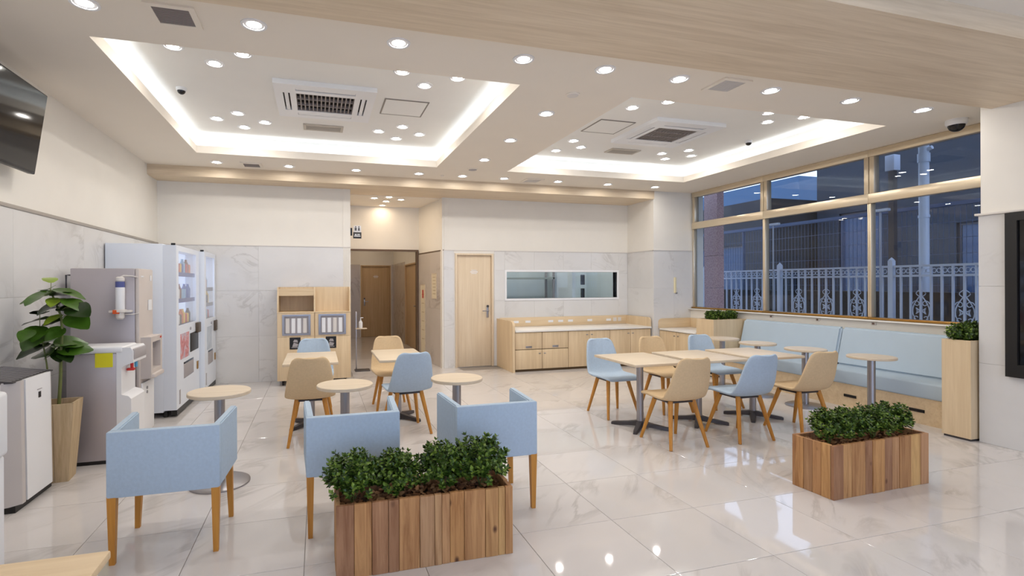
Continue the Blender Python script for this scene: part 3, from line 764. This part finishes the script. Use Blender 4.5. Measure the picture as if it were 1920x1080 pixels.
# ---------------------------------------------------------------- tray return cabinet
t = thing('return_cabinet', 'tall maple return cabinet with open top shelf on casters', 'cabinet', (-.05, 7.70, 0))
w, z0 = .515, .075
B().box(-w, w, .02, .43, z0, 1.06).box(-w, w, .40, .43, 1.06, 1.42).done('body', WOODL, t, smooth=False)
for x in (-w, -.01, w - .02):
    B().prism([(.0, 1.06), (.06, 1.42), (.43, 1.42), (.43, 1.06)], x, x + .02, 'x').done('divider', WOODL, t)
B().box(-w + .02, -.01, .05, .40, 1.295, 1.315).box(-w + .02, -.01, .05, .07, 1.315, 1.40).done('shelf', WOODX, t)
B().box(-w, w, 0, .43, 1.045, 1.062, .002).done('counter_board', WOODX, t)
B().box(.01, w - .02, .20, .22, 1.062, 1.42).done('back_panel', WOODL, t)
for s in (-1, 1):
    a, b = sorted((s * .004, s * w)); f = B().box(a + .003, b - .003, 0, .019, z0, .70, .002).done('door', WOODL, t)
    B().holed('y', 0, .019, (a + .003, b - .003, .703, 1.043), [(s * .25 - .19, s * .25 + .19, .73, 1.02)]).done('front_panel', WOODL, t, smooth=False)
    fr = B().holed('y', -.012, .01, (s * .25 - .195, s * .25 + .195, .725, 1.025), [(s * .25 - .165, s * .25 + .165, .75, 1.0)]).done('dispenser_frame', STEEL, t, smooth=False)
    B().box(s * .25 - .165, s * .25 + .165, .008, .012, .75, 1.0).done('backing', GREYP, fr)
    for k in range(4): piece('paper_stack', WHITEP if (k + (s > 0)) % 3 else OFFW, t, s * .25 - .15 + k * .08, s * .25 - .15 + k * .08 + .052, -.004, .008, .755, .97, .003)
    ic = B().box(s * .25 - .075 - .02, s * .25 + .075 - .02, -.003, 0, .525, .695).done('icon_plate', BLACK, f)
    cx = s * .25 - .02
    B().prism([(cx - .04, .56), (cx + .03, .56), (cx + .045, .60), (cx - .02, .62)], -.0045, -.003, 'y').box(cx - .05, cx + .05, -.0045, -.003, .545, .553).prism([(cx - .03, .63), (cx + .04, .62), (cx + .03, .66), (cx - .01, .665)], -.0045, -.003, 'y').done('icon_marks', GREYP, t)
for x in (-.44, .44):
    for y in (.08, .36):
        c = B().cyl((x - .012, y, .033), (x + .012, y, .033), .033, n=16).box(x - .02, x + .02, y - .02, y + .02, .06, .076).done('caster', BLACK, t)

# ---------------------------------------------------------------- vending machines
DISPE = mat('lit_display_back', (214, 228, 252), .5, emis=.55, ecol=(206, 224, 255))
STRIP = mat('blue_price_strip', (74, 84, 150), .5); STRIPG = mat('grey_price_strip', (112, 114, 130), .5)
pal = [(196, 60, 52), (230, 196, 70), (60, 92, 170), (232, 232, 228), (96, 150, 80), (120, 70, 44), (214, 120, 60), (150, 190, 220), (60, 46, 44)]
PM = [mat('drink_%d' % i, c, .35) for i, c in enumerate(pal)]
BOT = [B().lathe([(.030, 0), (.032, .006), (.032, .10), (.026, .112)], n=12), B().lathe([(.030, 0), (.031, .11), (.014, .15), (.014, .17)], n=12), B().box(-.034, .034, -.022, .022, 0, .11, .004, 1)]
BOTM = [[None] * len(PM) for _ in range(3)]
base3 = []
for b in BOT: base3.append(b.mesh('drink', PM[0]))
for i, me in enumerate(base3):
    for j, m in enumerate(PM):
        c = me.copy(); c.materials[0] = m; BOTM[i][j] = c
cnames = ['red', 'yellow', 'blue', 'white', 'green', 'brown', 'orange', 'sky blue', 'black']
def vending(y0, y1, xf, label, shelves, strip, which, dy):
    H = 1.91; t = thing('vending_machine', label, 'vending machine', (XL, y0, 0), 0, 'white vending machines'); W = y1 - y0; F = xf - XL
    B().box(.012, F - .13, 0, W, .06, H, .006).done('body', WHITEM, t)
    a0, a1 = dy
    holes = [(a0, a1, 1.0, 1.84), (.28 * W, .72 * W, .37, .56)]
    B().holed('x', F - .13, F, (0.004, W - .004, .08, H - .01), holes).done('door', WHITEM, t, smooth=False)
    B().box(F - .13, F - .125, a0, a1, 1.0, 1.84).done('display_back', DISPE, t)
    B().box(F - .012, F - .008, a0, a1, 1.0, 1.84).done('display_glass', PANE, t, smooth=False)
    for z in shelves:
        B().box(F - .125, F - .02, a0, a1, z - .02, z).done('shelf', WHITEP, t)
        piece('price_strip', strip, t, F - .016, F - .013, a0 + .04, a1 - .02, z - .045, z + .004, 0)
    B().box(F - .11, F - .10, .28 * W, .72 * W, .37, .56).done('pickup_cavity', MATS['dark_cavity'], t)
    B().box(F - .008, F + .002, .28 * W + .01, .72 * W - .01, .375, .535, .002).done('pickup_flap', GREYP, t)
    if which == 'nearer':
        B().box(F, F + .003, .15 * W, .50 * W, .61, .90).done('poster', POSTER, t)
        B().box(F, F + .006, .55 * W, .93 * W, .64, .87, .003).done('coin_panel', BLACK, t)
        B().box(F, F + .035, .80 * W, .95 * W, .85, .98, .01).done('coin_unit', mat('bronze_plastic', (88, 74, 60), .4), t)
    else:
        B().box(F, F + .003, .20 * W, .60 * W, .58, .89).done('poster', POSTG, t)
        B().box(F, F + .03, .80 * W, .97 * W, .80, .95, .01).done('coin_unit', MATS['bronze_plastic'], t)
    B().cyl((F, .56 * W, .93), (F + .01, .56 * W, .93), .018).done('coin_slot', STEEL, t)
    B().box(F, F + .012, .86 * W, .92 * W, .38, .48, .003).done('lock', MATS['brass_track'], t)
    B().box(F, F + .004, .10 * W, .14 * W, .12, .28).done('hinge_strip', GREYP, t)
    B().box(F - .05, F - .01, .0, .02, H - .012, H + .01).box(F - .06, F, .02, W - .02, .02, .08).done('kick_plate', BLACK, t)
    for x in (.06, F - .12):
        for yy in (.06, W - .06): B().cyl((x, yy, 0), (x, yy, .062), .025, n=12).done('foot', BLACK, t)
    n = 0
    for si, z in enumerate(shelves):
        k = int((a1 - a0 - .06) / .085)
        for i in range(k):
            if which != 'nearer' and si == 0 and i > k * .6: continue
            ci = random.randrange(len(PM)); ti = random.randrange(3)
            o = put('drink_sample', BOTM[ti][ci], None, (xf - .075, y0 + a0 + .06 + i * .085, z))
            tag(o, '%s drink sample, %s along the %s shelf, %s vending machine' % (cnames[ci], ORD[i], ('top', 'middle', 'bottom')[si], which), 'drink', 'drink samples in the vending machines')
    return t
def postermat(name, c):
    k = N(name); v = k.coords((1, 5, 5)); n = k.noise(v, 1.0, 3, .6, 1.5)
    k.l(k.ramp(n, c), k.p.inputs['Base Color']); k.p.inputs['Roughness'].default_value = .3; return k.m
POSTER = postermat('drink_poster', [(.3, lin((60, 70, 140))), (.45, lin((212, 190, 200))), (.55, lin((214, 120, 120))), (.7, lin((150, 60, 60)))])
POSTG = postermat('blue_grey_poster', [(.3, lin((170, 184, 200))), (.7, lin((206, 214, 224)))])
vending(6.24, 7.36, -1.50, 'white drinks vending machine nearer the water dispensers, with red poster', (1.60, 1.30, 1.0), STRIP, 'nearer', (.10, .95))
vending(7.375, 8.13, -1.44, 'narrower white vending machine in the back corner by the marble wall', (1.42, 1.21, 1.0), STRIPG, 'farther', (.10, .66))

# ---------------------------------------------------------------- water dispensers
TAU = mat('taupe_steel', (186, 178, 180), .38, .3); TAUL = mat('pale_taupe_plastic', (206, 196, 190), .45)
t = thing('water_purifier', 'tall grey stainless hot and cold water purifier by the vending machines', 'water dispenser', (-1.86, 5.24, 0))
B().box(-.235, .265, 0, .40, .04, 1.61, .008).done('body', TAU, t)
B().box(.265, .30, 0, .40, .10, 1.61, .012).done('front_panel', TAUL, t)
B().holed('x', .30, .385, (.03, .37, .60, .98), [(.08, .32, .68, .93)]).done('dispensing_bay', TAUL, t, smooth=False)
B().box(.30, .31, .08, .32, .68, .93).done('bay_back', GREYP, t)
B().box(.30, .41, .05, .35, .60, .64, .01).done('drip_tray', TAUL, t)
for y in (.14, .26): B().cyl((.34, y, .93), (.34, y, .86), .012, n=10).done('tap', STEEL, t)
B().box(.386, .39, .30, .34, .95, .965).done('red_button', mat('red_plastic', (204, 50, 44), .4), t)
B().box(.30, .315, .03, .37, .08, .56, .006).done('lower_door', WHITEP, t)
for z in (.50, .46): B().cyl((.315, .15, z), (.322, .15, z), .014, n=12).done('badge', STEEL, t)
for x, y in ((-.2, .04), (.23, .04), (-.2, .36), (.23, .36)): B().cyl((x, y, 0), (x, y, .045), .022, n=10).done('foot', BLACK, t)
B().box(.06 + .24, .062 + .24, .05, .12, 1.53, 1.545).box(.302, .306, .30, .33, 1.50, 1.55).box(.302, .306, .24, .34, 1.22, 1.32).done('sticker', WHITEP, t)
B().tube([(-.24, .04, 1.55), (-.28, .04, 1.55), (-.28, .04, 1.42), (-.24, .04, 1.42)], .008).done('rear_handle', DARKM, t)
f = B().lathe([(.034, 0), (.036, .01), (.036, .20), (.032, .215)], c=(.165, -.05, 1.24), n=20).done('filter_cartridge', WHITEP, t)
B().lathe([(.0365, 0), (.0365, .05)], c=(.165, -.05, 1.44), n=20).done('blue_band', mat('blue_label', (86, 92, 150), .4), f)
B().lathe([(.03, 0), (.036, .01), (.034, .035), (.02, .045)], c=(.165, -.05, 1.49), n=20).done('cap', OFFW, f)
B().lathe([(.02, 0), (.034, .015), (.034, .06), (.05, .065), (.05, .085), (.03, .09)], c=(.165, -.05, 1.155), n=20).done('filter_head', OFFW, t)
B().box(.08, .25, -.07, -.002, 1.215, 1.235, .004).done('bracket', OFFW, t)
B().box(.12, .17, -.098, -.07, 1.205, 1.24, .003).done('orange_tag', mat('orange_tag', (222, 92, 40), .5), t)
B().tube([(.165, -.05, 1.53), (.19, -.045, 1.545), (.25, -.01, 1.54), (.29, -.004, 1.53)], .006, 6).tube([(.20, -.05, 1.20), (.25, -.02, 1.195), (.30, -.004, 1.205)], .005, 6).done('hose', OFFW, t)

t = thing('water_cooler', 'short water cooler with steel side and yellow notice beside the potted plant', 'water dispenser', (-1.74, 4.78, 0))
B().box(-.20, .15, 0, .33, .03, .90, .006).done('body', TAU, t)
B().box(-.205, .20, -.004, .334, .90, .955, .018, 3).done('top_cover', WHITEP, t)
b = B(); b.prism([(.15, .03), (.255, .03), (.255, .52), (.235, .545), (.185, .56), (.185, .78), (.215, .80), (.27, .82), (.27, .915), (.25, .945), (.15, .945)], 0, .33, 'y'); b.done('front', WHITEP, t)
B().box(.22, .278, .01, .32, .84, .93, .012).done('control_visor', GREYP, t)
B().cyl((.225, .12, .80), (.225, .12, .755), .012).done('hot_tap', MATS['red_plastic'], t)
B().box(.19, .245, .10, .14, .74, .76, .004).done('hot_lever', MATS['red_plastic'], t)
B().cyl((.225, .22, .80), (.225, .22, .755), .012).done('cold_tap', mat('cyan_plastic', (90, 170, 210), .4), t)
B().box(.0, .125, -.003, 0, .79, .905).done('yellow_notice', mat('yellow_paper', (232, 222, 40), .7), t)
B().box(-.19, .15, .01, .32, 0, .03).done('base', BLACK, t)

# ---------------------------------------------------------------- air purifier, potted plant, television
FACET = mat('pearl_grey_plastic', (200, 193, 190), .4)
t = thing('air_purifier', 'white faceted air purifier with slanted dark top against the left wall', 'air purifier', (-1.98, 4.15, 0))
B().prism([(-.20, .04), (.05, .04), (.05, .83), (-.20, .87)], -.26, .26, 'y').done('body', OFFW, t)
b = B(); R = []
for z, e in ((.045, 0), (.84, -.01)):
    R.append(b.ring([(.05, -.26, z), (.085, -.245, z), (.135 + e, -.20, z), (.135 + e, -.16, z), (.05, -.15, z)]))
b.skin(R).done('facet', FACET, t)
b = B(); b.skin([b.ring([(.05, .26, z), (.085, .245, z), (.135 - q, .19, z), (.135 - q, .15, z), (.05, .14, z)]) for z, q in ((.045, 0), (.84, .01))]).done('facet', FACET, t)
b = B(); b.skin([b.ring([(.05, -.15, z), (.14 - q, -.15, z), (.14 - q, .17, z), (.05, .17, z)]) for z, q in ((.05, 0), (.842, .01))])
b.done('front_panel', WHITEP, t)
b = B(); b.prism([(-.20, .872), (.05, .833), (.11, .835), (.11, .842), (-.20, .88)], -.255, .255, 'y').done('top_grille', DARKM, t)
for i in range(12):
    y = -.23 + i * .042; B().prism([(-.18, .878), (.09, .842), (.09, .846), (-.18, .884)], y, y + .008, 'y').done('grille_bar', GREYP, t)
B().box(.132, .1345, .005, .035, .69, .73).done('black_badge', BLACK, t); B().box(.132, .134, -.01, .05, .745, .75).done('maker_mark', GREYP, t)
B().box(-.18, .11, -.23, .23, 0, .045).done('base', BLACK, t)

t = thing('plant_pot', 'tapered square wooden pot holding the broad-leaved plant', 'plant pot', (-1.885, 4.52, 0), .12)
POTW = wood('pot_wood', (206, 182, 146), (176, 150, 114), 'z', 1.1, .7)
for a in range(4):
    for k in range(2):
        b = B(); h0, h1 = .085, .125; x0, x1 = -1 + k, k
        b.skin([b.ring([(x0 * r + .001, -r, z), (x1 * r - .001, -r, z), (x1 * r - .001, -r + .015, z), (x0 * r + .001, -r + .015, z)]) for r, z in ((h0, 0), (h1, .585 - .0 * k))])
        b.done('plank', POTW, t, rotz=a * PI / 2)
B().box(-.10, .10, -.10, .10, .50, .545).done('soil', mat('bark_soil', (116, 74, 42), .95, bump=.6, bs=50), t)
t = thing('broad_leaf_plant', 'tall broad-leaved green plant in the tapered wooden pot', 'plant', (-1.885, 4.52, .545))
R_ = Vector((math.cos(.27925), -math.sin(.27925), 0)); F_ = Vector((math.sin(.27925), math.cos(.27925), 0))
def uv2w(x, y, dd=0):
    u, v = 20 + x * .2593, 500 + y * .2593; dep = 3.82 + dd
    return R_ * ((u - 869.15) / 951.6 * dep) + F_ * dep + Vector((0, 0, 1.46 - (v - 532.04) / 951.6 * dep)) - Vector((-1.885, 4.52, .545))
def leafmesh(m):
    b = bmesh.new(); G = []
    for k in range(9):
        s_ = k / 8; wd = .30 * math.sin(PI * min(1, s_ * .93 + .05)) ** .75 * (1.15 - .3 * s_); row = []
        for v in (-1, -.5, 0, .5, 1): row.append(b.verts.new((s_, wd * v, .13 * abs(v) * wd * 2 - .28 * s_ * s_ + .012 * math.sin(s_ * 20) * abs(v))))
        G.append(row)
    for a, c in zip(G, G[1:]):
        for i in range(4): b.faces.new((a[i], a[i + 1], c[i + 1], c[i]))
    me = bpy.data.meshes.new('leaf'); b.to_mesh(me); b.free(); me.materials.append(m); me.polygons.foreach_set('use_smooth', [True] * len(me.polygons)); return me
LM = [leafmesh(LEAFM), leafmesh(LEAFD), leafmesh(LEAFL)]
main = [Vector((0, 0, -.03)), uv2w(352, 900), uv2w(360, 760), uv2w(362, 600), uv2w(372, 450), uv2w(362, 340), uv2w(320, 240), uv2w(290, 165)]
br = [uv2w(266, 760, -.03), uv2w(258, 690, -.03), uv2w(235, 560, -.03), uv2w(210, 440, -.02)]
br = [Vector((-.05, -.03, -.03))] + br
B().tube(main, .0125, 8, .006).done('stem', STEMM, t); B().tube(br, .008, 8, .004).done('stem', STEMM, t)
def near_stem(p):
    best = min(((p - q).length + abs(p.z + .0 - q.z) * .3, q) for path in (main, br) for a, b_ in zip(path, path[1:]) for q in [a.lerp(b_, k / 4) for k in range(5)])
    return best[1]
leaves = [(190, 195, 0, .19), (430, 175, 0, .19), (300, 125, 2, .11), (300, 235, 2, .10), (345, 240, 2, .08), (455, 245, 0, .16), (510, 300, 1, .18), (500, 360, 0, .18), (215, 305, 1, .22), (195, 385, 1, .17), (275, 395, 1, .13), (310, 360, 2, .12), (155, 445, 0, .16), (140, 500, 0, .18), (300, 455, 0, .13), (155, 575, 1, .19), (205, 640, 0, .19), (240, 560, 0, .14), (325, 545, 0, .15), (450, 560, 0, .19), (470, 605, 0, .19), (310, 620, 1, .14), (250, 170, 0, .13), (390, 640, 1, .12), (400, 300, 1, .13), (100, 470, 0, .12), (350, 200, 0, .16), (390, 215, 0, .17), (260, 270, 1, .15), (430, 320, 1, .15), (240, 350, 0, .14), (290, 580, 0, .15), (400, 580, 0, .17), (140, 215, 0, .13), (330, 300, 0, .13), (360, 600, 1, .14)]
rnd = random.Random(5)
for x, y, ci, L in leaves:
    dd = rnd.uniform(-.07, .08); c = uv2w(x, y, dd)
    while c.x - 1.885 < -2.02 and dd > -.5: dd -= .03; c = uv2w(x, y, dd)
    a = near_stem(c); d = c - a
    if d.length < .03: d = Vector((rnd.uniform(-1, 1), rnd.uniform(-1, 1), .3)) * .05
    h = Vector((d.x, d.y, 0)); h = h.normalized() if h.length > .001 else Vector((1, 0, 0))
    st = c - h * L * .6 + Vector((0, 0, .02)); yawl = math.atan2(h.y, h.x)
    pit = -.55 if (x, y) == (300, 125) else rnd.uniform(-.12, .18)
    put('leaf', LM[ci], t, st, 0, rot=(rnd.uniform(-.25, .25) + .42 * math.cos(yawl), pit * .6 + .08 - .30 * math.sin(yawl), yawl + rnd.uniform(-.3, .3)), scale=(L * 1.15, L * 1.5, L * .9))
    B().tube([a, a.lerp(st, .5) + Vector((0, 0, .01)), st], .0025, 5).done('leaf_stalk', STEMM, t)

t = thing('television', 'black flat television tilted downward high on the left wall', 'television', (-2.03, 4.05, 2.60))
M4 = Matrix.Rotation(.14, 4, 'Y')
hw, hh = .53, .305
for nm, bb, m in (('body', B().box(-.03, .02, -hw, hw, -hh, hh, .008), BLACK), ('screen', B().box(.0195, .022, -hw + .012, hw - .012, -hh + .018, hh - .012), SCREEN)):
    bmesh.ops.transform(bb.bm, matrix=M4, verts=bb.bm.verts); bb.done(nm, m, t)
B().box(-.155, -.01, -.06, .06, -.05, .05, .005).done('wall_mount', DARKM, t)

# ---------------------------------------------------------------- near left counter and cabinet
t = thing('wood_counter', 'light wood topped white counter in the near left corner', 'counter', (-.585, 1.715, 0))
B().box(-1.30, 0, -1.0, 0, .66, .685, .006).done('countertop', WOODX, t)
B().box(-1.28, -.03, -.98, -.012, .03, .66).done('body', WHITEP, t, smooth=False)
B().box(-1.25, -.06, -.95, -.04, 0, .03).done('plinth', DARKM, t)
t = thing('document_machine', 'white office machine at the left picture edge behind the wood counter', 'office machine', (-1.35, 2.30, 0))
B().box(-.45, .085, -.28, .28, .05, .75, .012).done('body', WHITEP, t)
B().box(-.45, .10, -.30, .28, .75, 1.02, .02, 3).done('upper_unit', WHITEP, t)
B().box(-.40, .06, -.24, .24, 0, .05).done('base', BLACK, t)

# ---------------------------------------------------------------- display on the right column
t = thing('wall_display', 'black framed dark display hung on the marble column at the right edge', 'display', (XC, 2.20, 1.345))
B().holed('x', -.05, -.002, (-.76, .75, -.71, .71), [(-.70, .67, -.60, .64)]).done('frame', BLACK, t, smooth=False)
B().box(-.03, -.004, -.70, .67, -.60, .64).done('screen', SCREEN, t)

# ---------------------------------------------------------------- passage fittings
t = thing('sanitiser_stand', 'slim steel hand sanitiser stand at the passage corner', 'stand', (.62, 8.72, 0))
B().box(-.03, .22, -.10, .12, 0, .014, .004).done('base_plate', DARKM, t)
B().box(-.015, .005, -.01, .01, .014, 1.0, .003).done('pole', STEEL, t)
B().box(-.015, .17, -.07, .07, .705, .717, .003).done('shelf', TOPW, t)
t = thing('sanitiser_bottle', 'white pump bottle on the slim stand at the passage corner', 'bottle', (.69, 8.72, .717))
B().lathe([(.03, 0), (.032, .008), (.032, .10), (.014, .125), (.014, .14)], n=18).done('bottle_body', WHITEP, t)
B().cyl((0, 0, .14), (0, 0, .175), .006, n=8).box(-.01, .045, -.008, .008, .17, .182, .003).done('pump', WHITEP, t)
t = thing('restroom_sign', 'small projecting restroom sign with pictograms above the passage', 'sign', (.50, 8.32, 2.30))
B().box(0, .03, -.02, .02, -.06, .06).done('bracket', BLACK, t)
B().box(.05, .17, -.008, .008, -.005, .10, .003).done('upper_plate', WHITEP, t)
B().box(.045, .175, -.01, .01, -.105, -.005, .003).done('lower_plate', mat('charcoal_plate', (58, 56, 56), .4), t)
p = B()
for cx in (.085, .135):
    p.cyl((cx, -.010, .082), (cx, -.008, .082), .010, n=12)
    p.prism([(cx - .016, .02), (cx + .016, .02), (cx + .010 if cx > .1 else cx + .016, .068), (cx - .010 if cx > .1 else cx - .016, .068)], -.010, -.008, 'y')
p.done('pictogram', mat('sign_grey', (92, 90, 92), .5), t)
B().box(.06, .16, -.012, -.010, -.075, -.06).box(.07, .10, -.012, -.010, -.055, -.035).box(.11, .15, -.012, -.010, -.05, -.035).done('pictogram', WHITEP, t)
PAPER = mat('notice_paper', (222, 208, 180), .7); PAPER2 = mat('notice_ink', (184, 160, 124), .7); REDI = mat('notice_red', (196, 74, 60), .6)
cs, sn = math.cos(ang), math.sin(ang)
def on_nook(s, z): return (pa.x + cs * s - sn * .002, pa.y + sn * s + cs * .002, z)
def notice(s, z, w_, h_, label, red):
    t = thing('wall_notice', label, 'notice', on_nook(s, z), ang, 'notices on the passage wall')
    B().holed('y', .0, .010, (-w_ / 2, w_ / 2, -h_ / 2, h_ / 2), [(-w_ / 2 + .012, w_ / 2 - .012, -h_ / 2 + .012, h_ / 2 - .012)]).done('frame', MATS['pale_tabletop'], t, smooth=False)
    B().box(-w_ / 2 + .01, w_ / 2 - .01, 0, .005, -h_ / 2 + .01, h_ / 2 - .01).done('sheet', PAPER, t)
    for k in range(6): piece('print_line', PAPER2, t, -w_ * .28, w_ * .28, .005, .0058, h_ * (.36 - k * .13) - .012, h_ * (.36 - k * .13), 0)
    if red: B().box(-w_ * .15, w_ * .15, .006, .007, h_ * .30, h_ * .42).done('red_mark', REDI, t)
notice(.44, 1.42, .24, .46, 'framed cream notice on the passage wall beside the door', False)
notice(1.03, .80, .24, 1.30, 'tall narrow framed notice with a red mark deeper in the passage', True)

# staff room interior seen through the hatch
t = thing('steel_shelving', 'grey metal shelf unit seen through the serving hatch', 'shelf unit', (3.9, 9.75, 0))
for x in (-.78, .78):
    for y in (-.18, .18): B().box(x - .02, x + .02, y - .02, y + .02, 0, 2.0).done('upright', GREYP, t)
for z in (.5, 1.0, 1.55): B().box(-.8, .8, -.2, .2, z, z + .03).done('shelf', mat('shelf_grey_%d' % int(z * 10), (176, 182, 176), .5), t)
t = thing('wall_phone', 'dark handset with a black cable on the wall behind the hatch', 'handset', (5.03, 9.0, 0))
B().box(-.04, .04, -.02, .02, 1.43, 1.63, .01).done('handset', DARKM, t); B().box(-.03, .03, -.03, .03, 0, 1.36, .006).done('stand', BLACK, t)
struct(B().box(4.75, 4.82, 8.9, 10.2, 0, 2.6).done('wall_staff_partition', mat('pale_partition', (232, 236, 236), .6)))

# ---------------------------------------------------------------- outside
ASPH = mat('asphalt', (44, 46, 52), .9, bump=.3, bs=80)
struct(B().box(6.72, 40, -12, 45, -.6, -.5).done('ground_outside', ASPH))
WF = mat('white_painted_iron', (190, 198, 214), .45)
struct(B().box(8.08, 8.32, 0, 14, -.5, .45).done('wall_garden', mat('rough_stone', (58, 54, 54), .9, var=.3, vs=20)))
fx = 8.2; pitch = 1.9 / 15
fence = thing('iron_fence', 'white ornamental iron fence with scrollwork outside the windows', 'fence', (fx, 5.5, .45))
post = B().box(-.034, .034, -.034, .034, 0, 1.33, .004).lathe([(.036, 1.33), (.036, 1.34), (.022, 1.355), (.008, 1.372), (.002, 1.378)], n=12).mesh('post', WF)
bal = B().box(-.012, .012, -.012, .012, .08, 1.24).mesh('baluster', WF, False)
orn = B()
for sx in (-1, 1):
    for k in range(2):
        zc, r = (.70, .05) if k else (.50, .05)
        orn.tube([(0, sx * (.055 + r * math.cos(a * .45 + (0 if k else PI)) * (1 - a * .05)), zc + r * math.sin(a * .45 + (0 if k else PI)) * (1 - a * .05) * (1 if k else 1)) for a in range(14)], .0065, 5)
    orn.tube([(0, sx * (.02 + .085 * math.sin(PI * q / 8)), .40 + .40 * q / 8) for q in range(9)], .0075, 5)
    orn.tube([(0, sx * .01, .60), (0, sx * .06, .64), (0, sx * .045, .60), (0, sx * .06, .56), (0, sx * .01, .60)], .009, 5)
    orn.tube([(0, sx * (.01 + .05 * math.sin(PI * q / 6)), .80 + .10 * q / 6) for q in range(7)], .006, 5)
orn = orn.mesh('scroll_ornament', WF)
scr = B()
for sx in (-1, 1):
    scr.tube([(0, sx * .012 + sx * .03 * (1 - math.cos(a * .6)) * .8, 1.17 + .03 * math.sin(a * .6)) for a in range(10)], .006, 5)
scr = scr.mesh('rail_scroll', WF)
for y0 in (-3.8, -1.9, 0, 1.9, 3.8):
    put('post', post, fence, (0, y0, 0))
    B().box(-.018, .018, y0 + .04, y0 + 1.86, 1.225, 1.255).done('top_rail', WF, fence, smooth=False); B().box(-.018, .018, y0 + .04, y0 + 1.86, 1.085, 1.115).done('second_rail', WF, fence, smooth=False)
    B().box(-.018, .018, y0 + .04, y0 + 1.86, .07, .10).done('bottom_rail', WF, fence, smooth=False)
    for k in range(1, 15):
        y = y0 + 1.9 - k * pitch; put('baluster', bal, fence, (0, y, 0)); put('rail_scroll', scr, fence, (0, y, 0))
        if k in (3, 7, 11): put('scroll_ornament', orn, fence, (0, y, 0))
pl = thing('granite_pillar', 'pink granite pillar outside the leftmost window', 'pillar', (7.38, 8.12, -.5))
for k in range(6): piece('granite_block', GRANITE, pl, -.08, .08, -.17, .17, k * .62 + .002, (k + 1) * .62 - .002, .004)
struct(B().box(8.60, 8.95, 0, 14, -.5, 1.31).done('wall_lane', MATS['rough_stone']))
PIPEM = mat('pale_pipe', (188, 198, 214), .4)
p = thing('drain_pipe', 'thick pale vertical drain pipe outside the rightmost window', 'pipe', (8.72, 5.40, 0))
B().cyl((0, 0, 1.31), (0, 0, 4.2), .062, n=20).done('pipe_run', PIPEM, p); B().cyl((0, 0, 3.25), (0, 0, 3.38), .075, n=20).cyl((0, 0, 2.42), (0, 0, 2.46), .07, n=20).done('collar', PIPEM, p)
B().cyl((0, 0, 3.42), (0, -.11, 3.45), .03, n=10).done('branch', PIPEM, p)
MESHM = mat('galvanised_mesh', (74, 88, 116), .5, .3)
mf = thing('mesh_fence', 'grey wire mesh fence beyond the white ornamental fence', 'fence', (9.6, 0, -.5))
b = B()
for k in range(170): y = 2.0 + k * .075; b.box(-.003, .003, y - .003, y + .003, .1, 3.2)
for k in range(13): b.box(-.004, .004, 2.0, 14.7, .15 + k * .25, .158 + k * .25)
o = b.done('wire_mesh', MESHM, mf, smooth=False); o['kind'] = 'stuff'
for k in range(6): B().cyl((.02, 2.6 + k * 2.35, 0), (.02, 2.6 + k * 2.35, 3.2), .03, n=10).done('post', MESHM, mf)
B().box(-.02, .02, 2.0, 14.7, 3.16, 3.22).done('top_rail', MESHM, mf)
POLEM = mat('slim_pole_grey', (150, 158, 176), .5)  # added poles model the ghost reflection beside the window posts
for y, lb in ((5.31, 'slim pole added outside for the reflection right of the second window post'), (7.08, 'slim pole added outside for the reflection right of the first window post')):
    p = thing('reflection_pole', lb, 'lamp post', (7.7, y, -.5), 0, 'slim reflection poles')
    B().cyl((0, 0, 0), (0, 0, 2.97), .014, n=10).done('pole', POLEM, p); B().box(-.03, .03, -.12, .06, 2.96, 3.0, .008).done('pole_head', WF, p)
    B().lathe([(.06, 0), (.06, .02), (.02, .04)], n=12).done('base', POLEM, p)
ub = thing('utility_box', 'white utility box on a dark pole outside the upper right window', 'utility box', (8.9, 5.95, -.5))
B().box(-.07, .07, -.07, .07, 3.75, 4.0, .006).done('box', WF, ub); B().box(-.04, .04, -.04, .04, 0, 3.75).done('pole', DARKM, ub)
# dark buildings across the lane
def facade(name, label, x, y0, y1, h, m, wins, wm):
    t = thing(name, label, 'building', (x, (y0 + y1) / 2, -.5)); W = (y1 - y0) / 2
    B().holed('x', 0, .3, (-W, W, 0, h), wins).box(.3, 6, -W, W, 0, h).done('wall', m, t, smooth=False)
    for (a, b_, c, d) in wins:
        f = B().holed('x', .08, .14, (a, b_, c, d), [(a + .06, b_ - .06, c + .06, d - .06)]).done('window', DARKM, t, smooth=False)
        B().box(.10, .11, a + .06, b_ - .06, c + .06, d - .06).done('pane', wm, f, smooth=False)
    return t
NAVY = mat('navy_cladding', (20, 30, 44), .6, var=.15); BROWN = mat('brown_cladding', (40, 40, 44), .7, var=.15); WB = mat('blue_window_glass', (24, 56, 92), .1)
facade('lane_building', 'dark navy building across the lane behind the mesh fence', 15.0, -8, 12.2, 9.0, NAVY, [(-8, -6, 1, 4), (-4.6, -1.8, .8, 3.6), (.5, 1.5, .2, 4.2), (4.5, 6.5, 1.2, 3.4), (8.2, 9.4, .3, 4.0)], WB)
facade('lane_shed', 'low grey brown building across the lane left of the navy one', 13.5, 12.6, 19.0, 4.6, BROWN, [(-2.2, .4, 1.0, 3.2), (1.2, 2.6, .3, 3.4)], WB)
facade('far_block', 'pale blue glazed block far behind the pillar', 24.0, 20.5, 44, 7.5, mat('pale_blue_block', (64, 96, 128), .6), [(-9 + 3.2 * k, -6.6 + 3.2 * k, 3.6, 6.4) for k in range(5)], WB)
tag(B().box(6.75, 8.6, 2.5, 12, 3.55, 3.75).done('canopy', mat('canopy_soffit', (70, 74, 84), .8)), 'grey soffit slab of the building projecting above the windows', 'canopy')
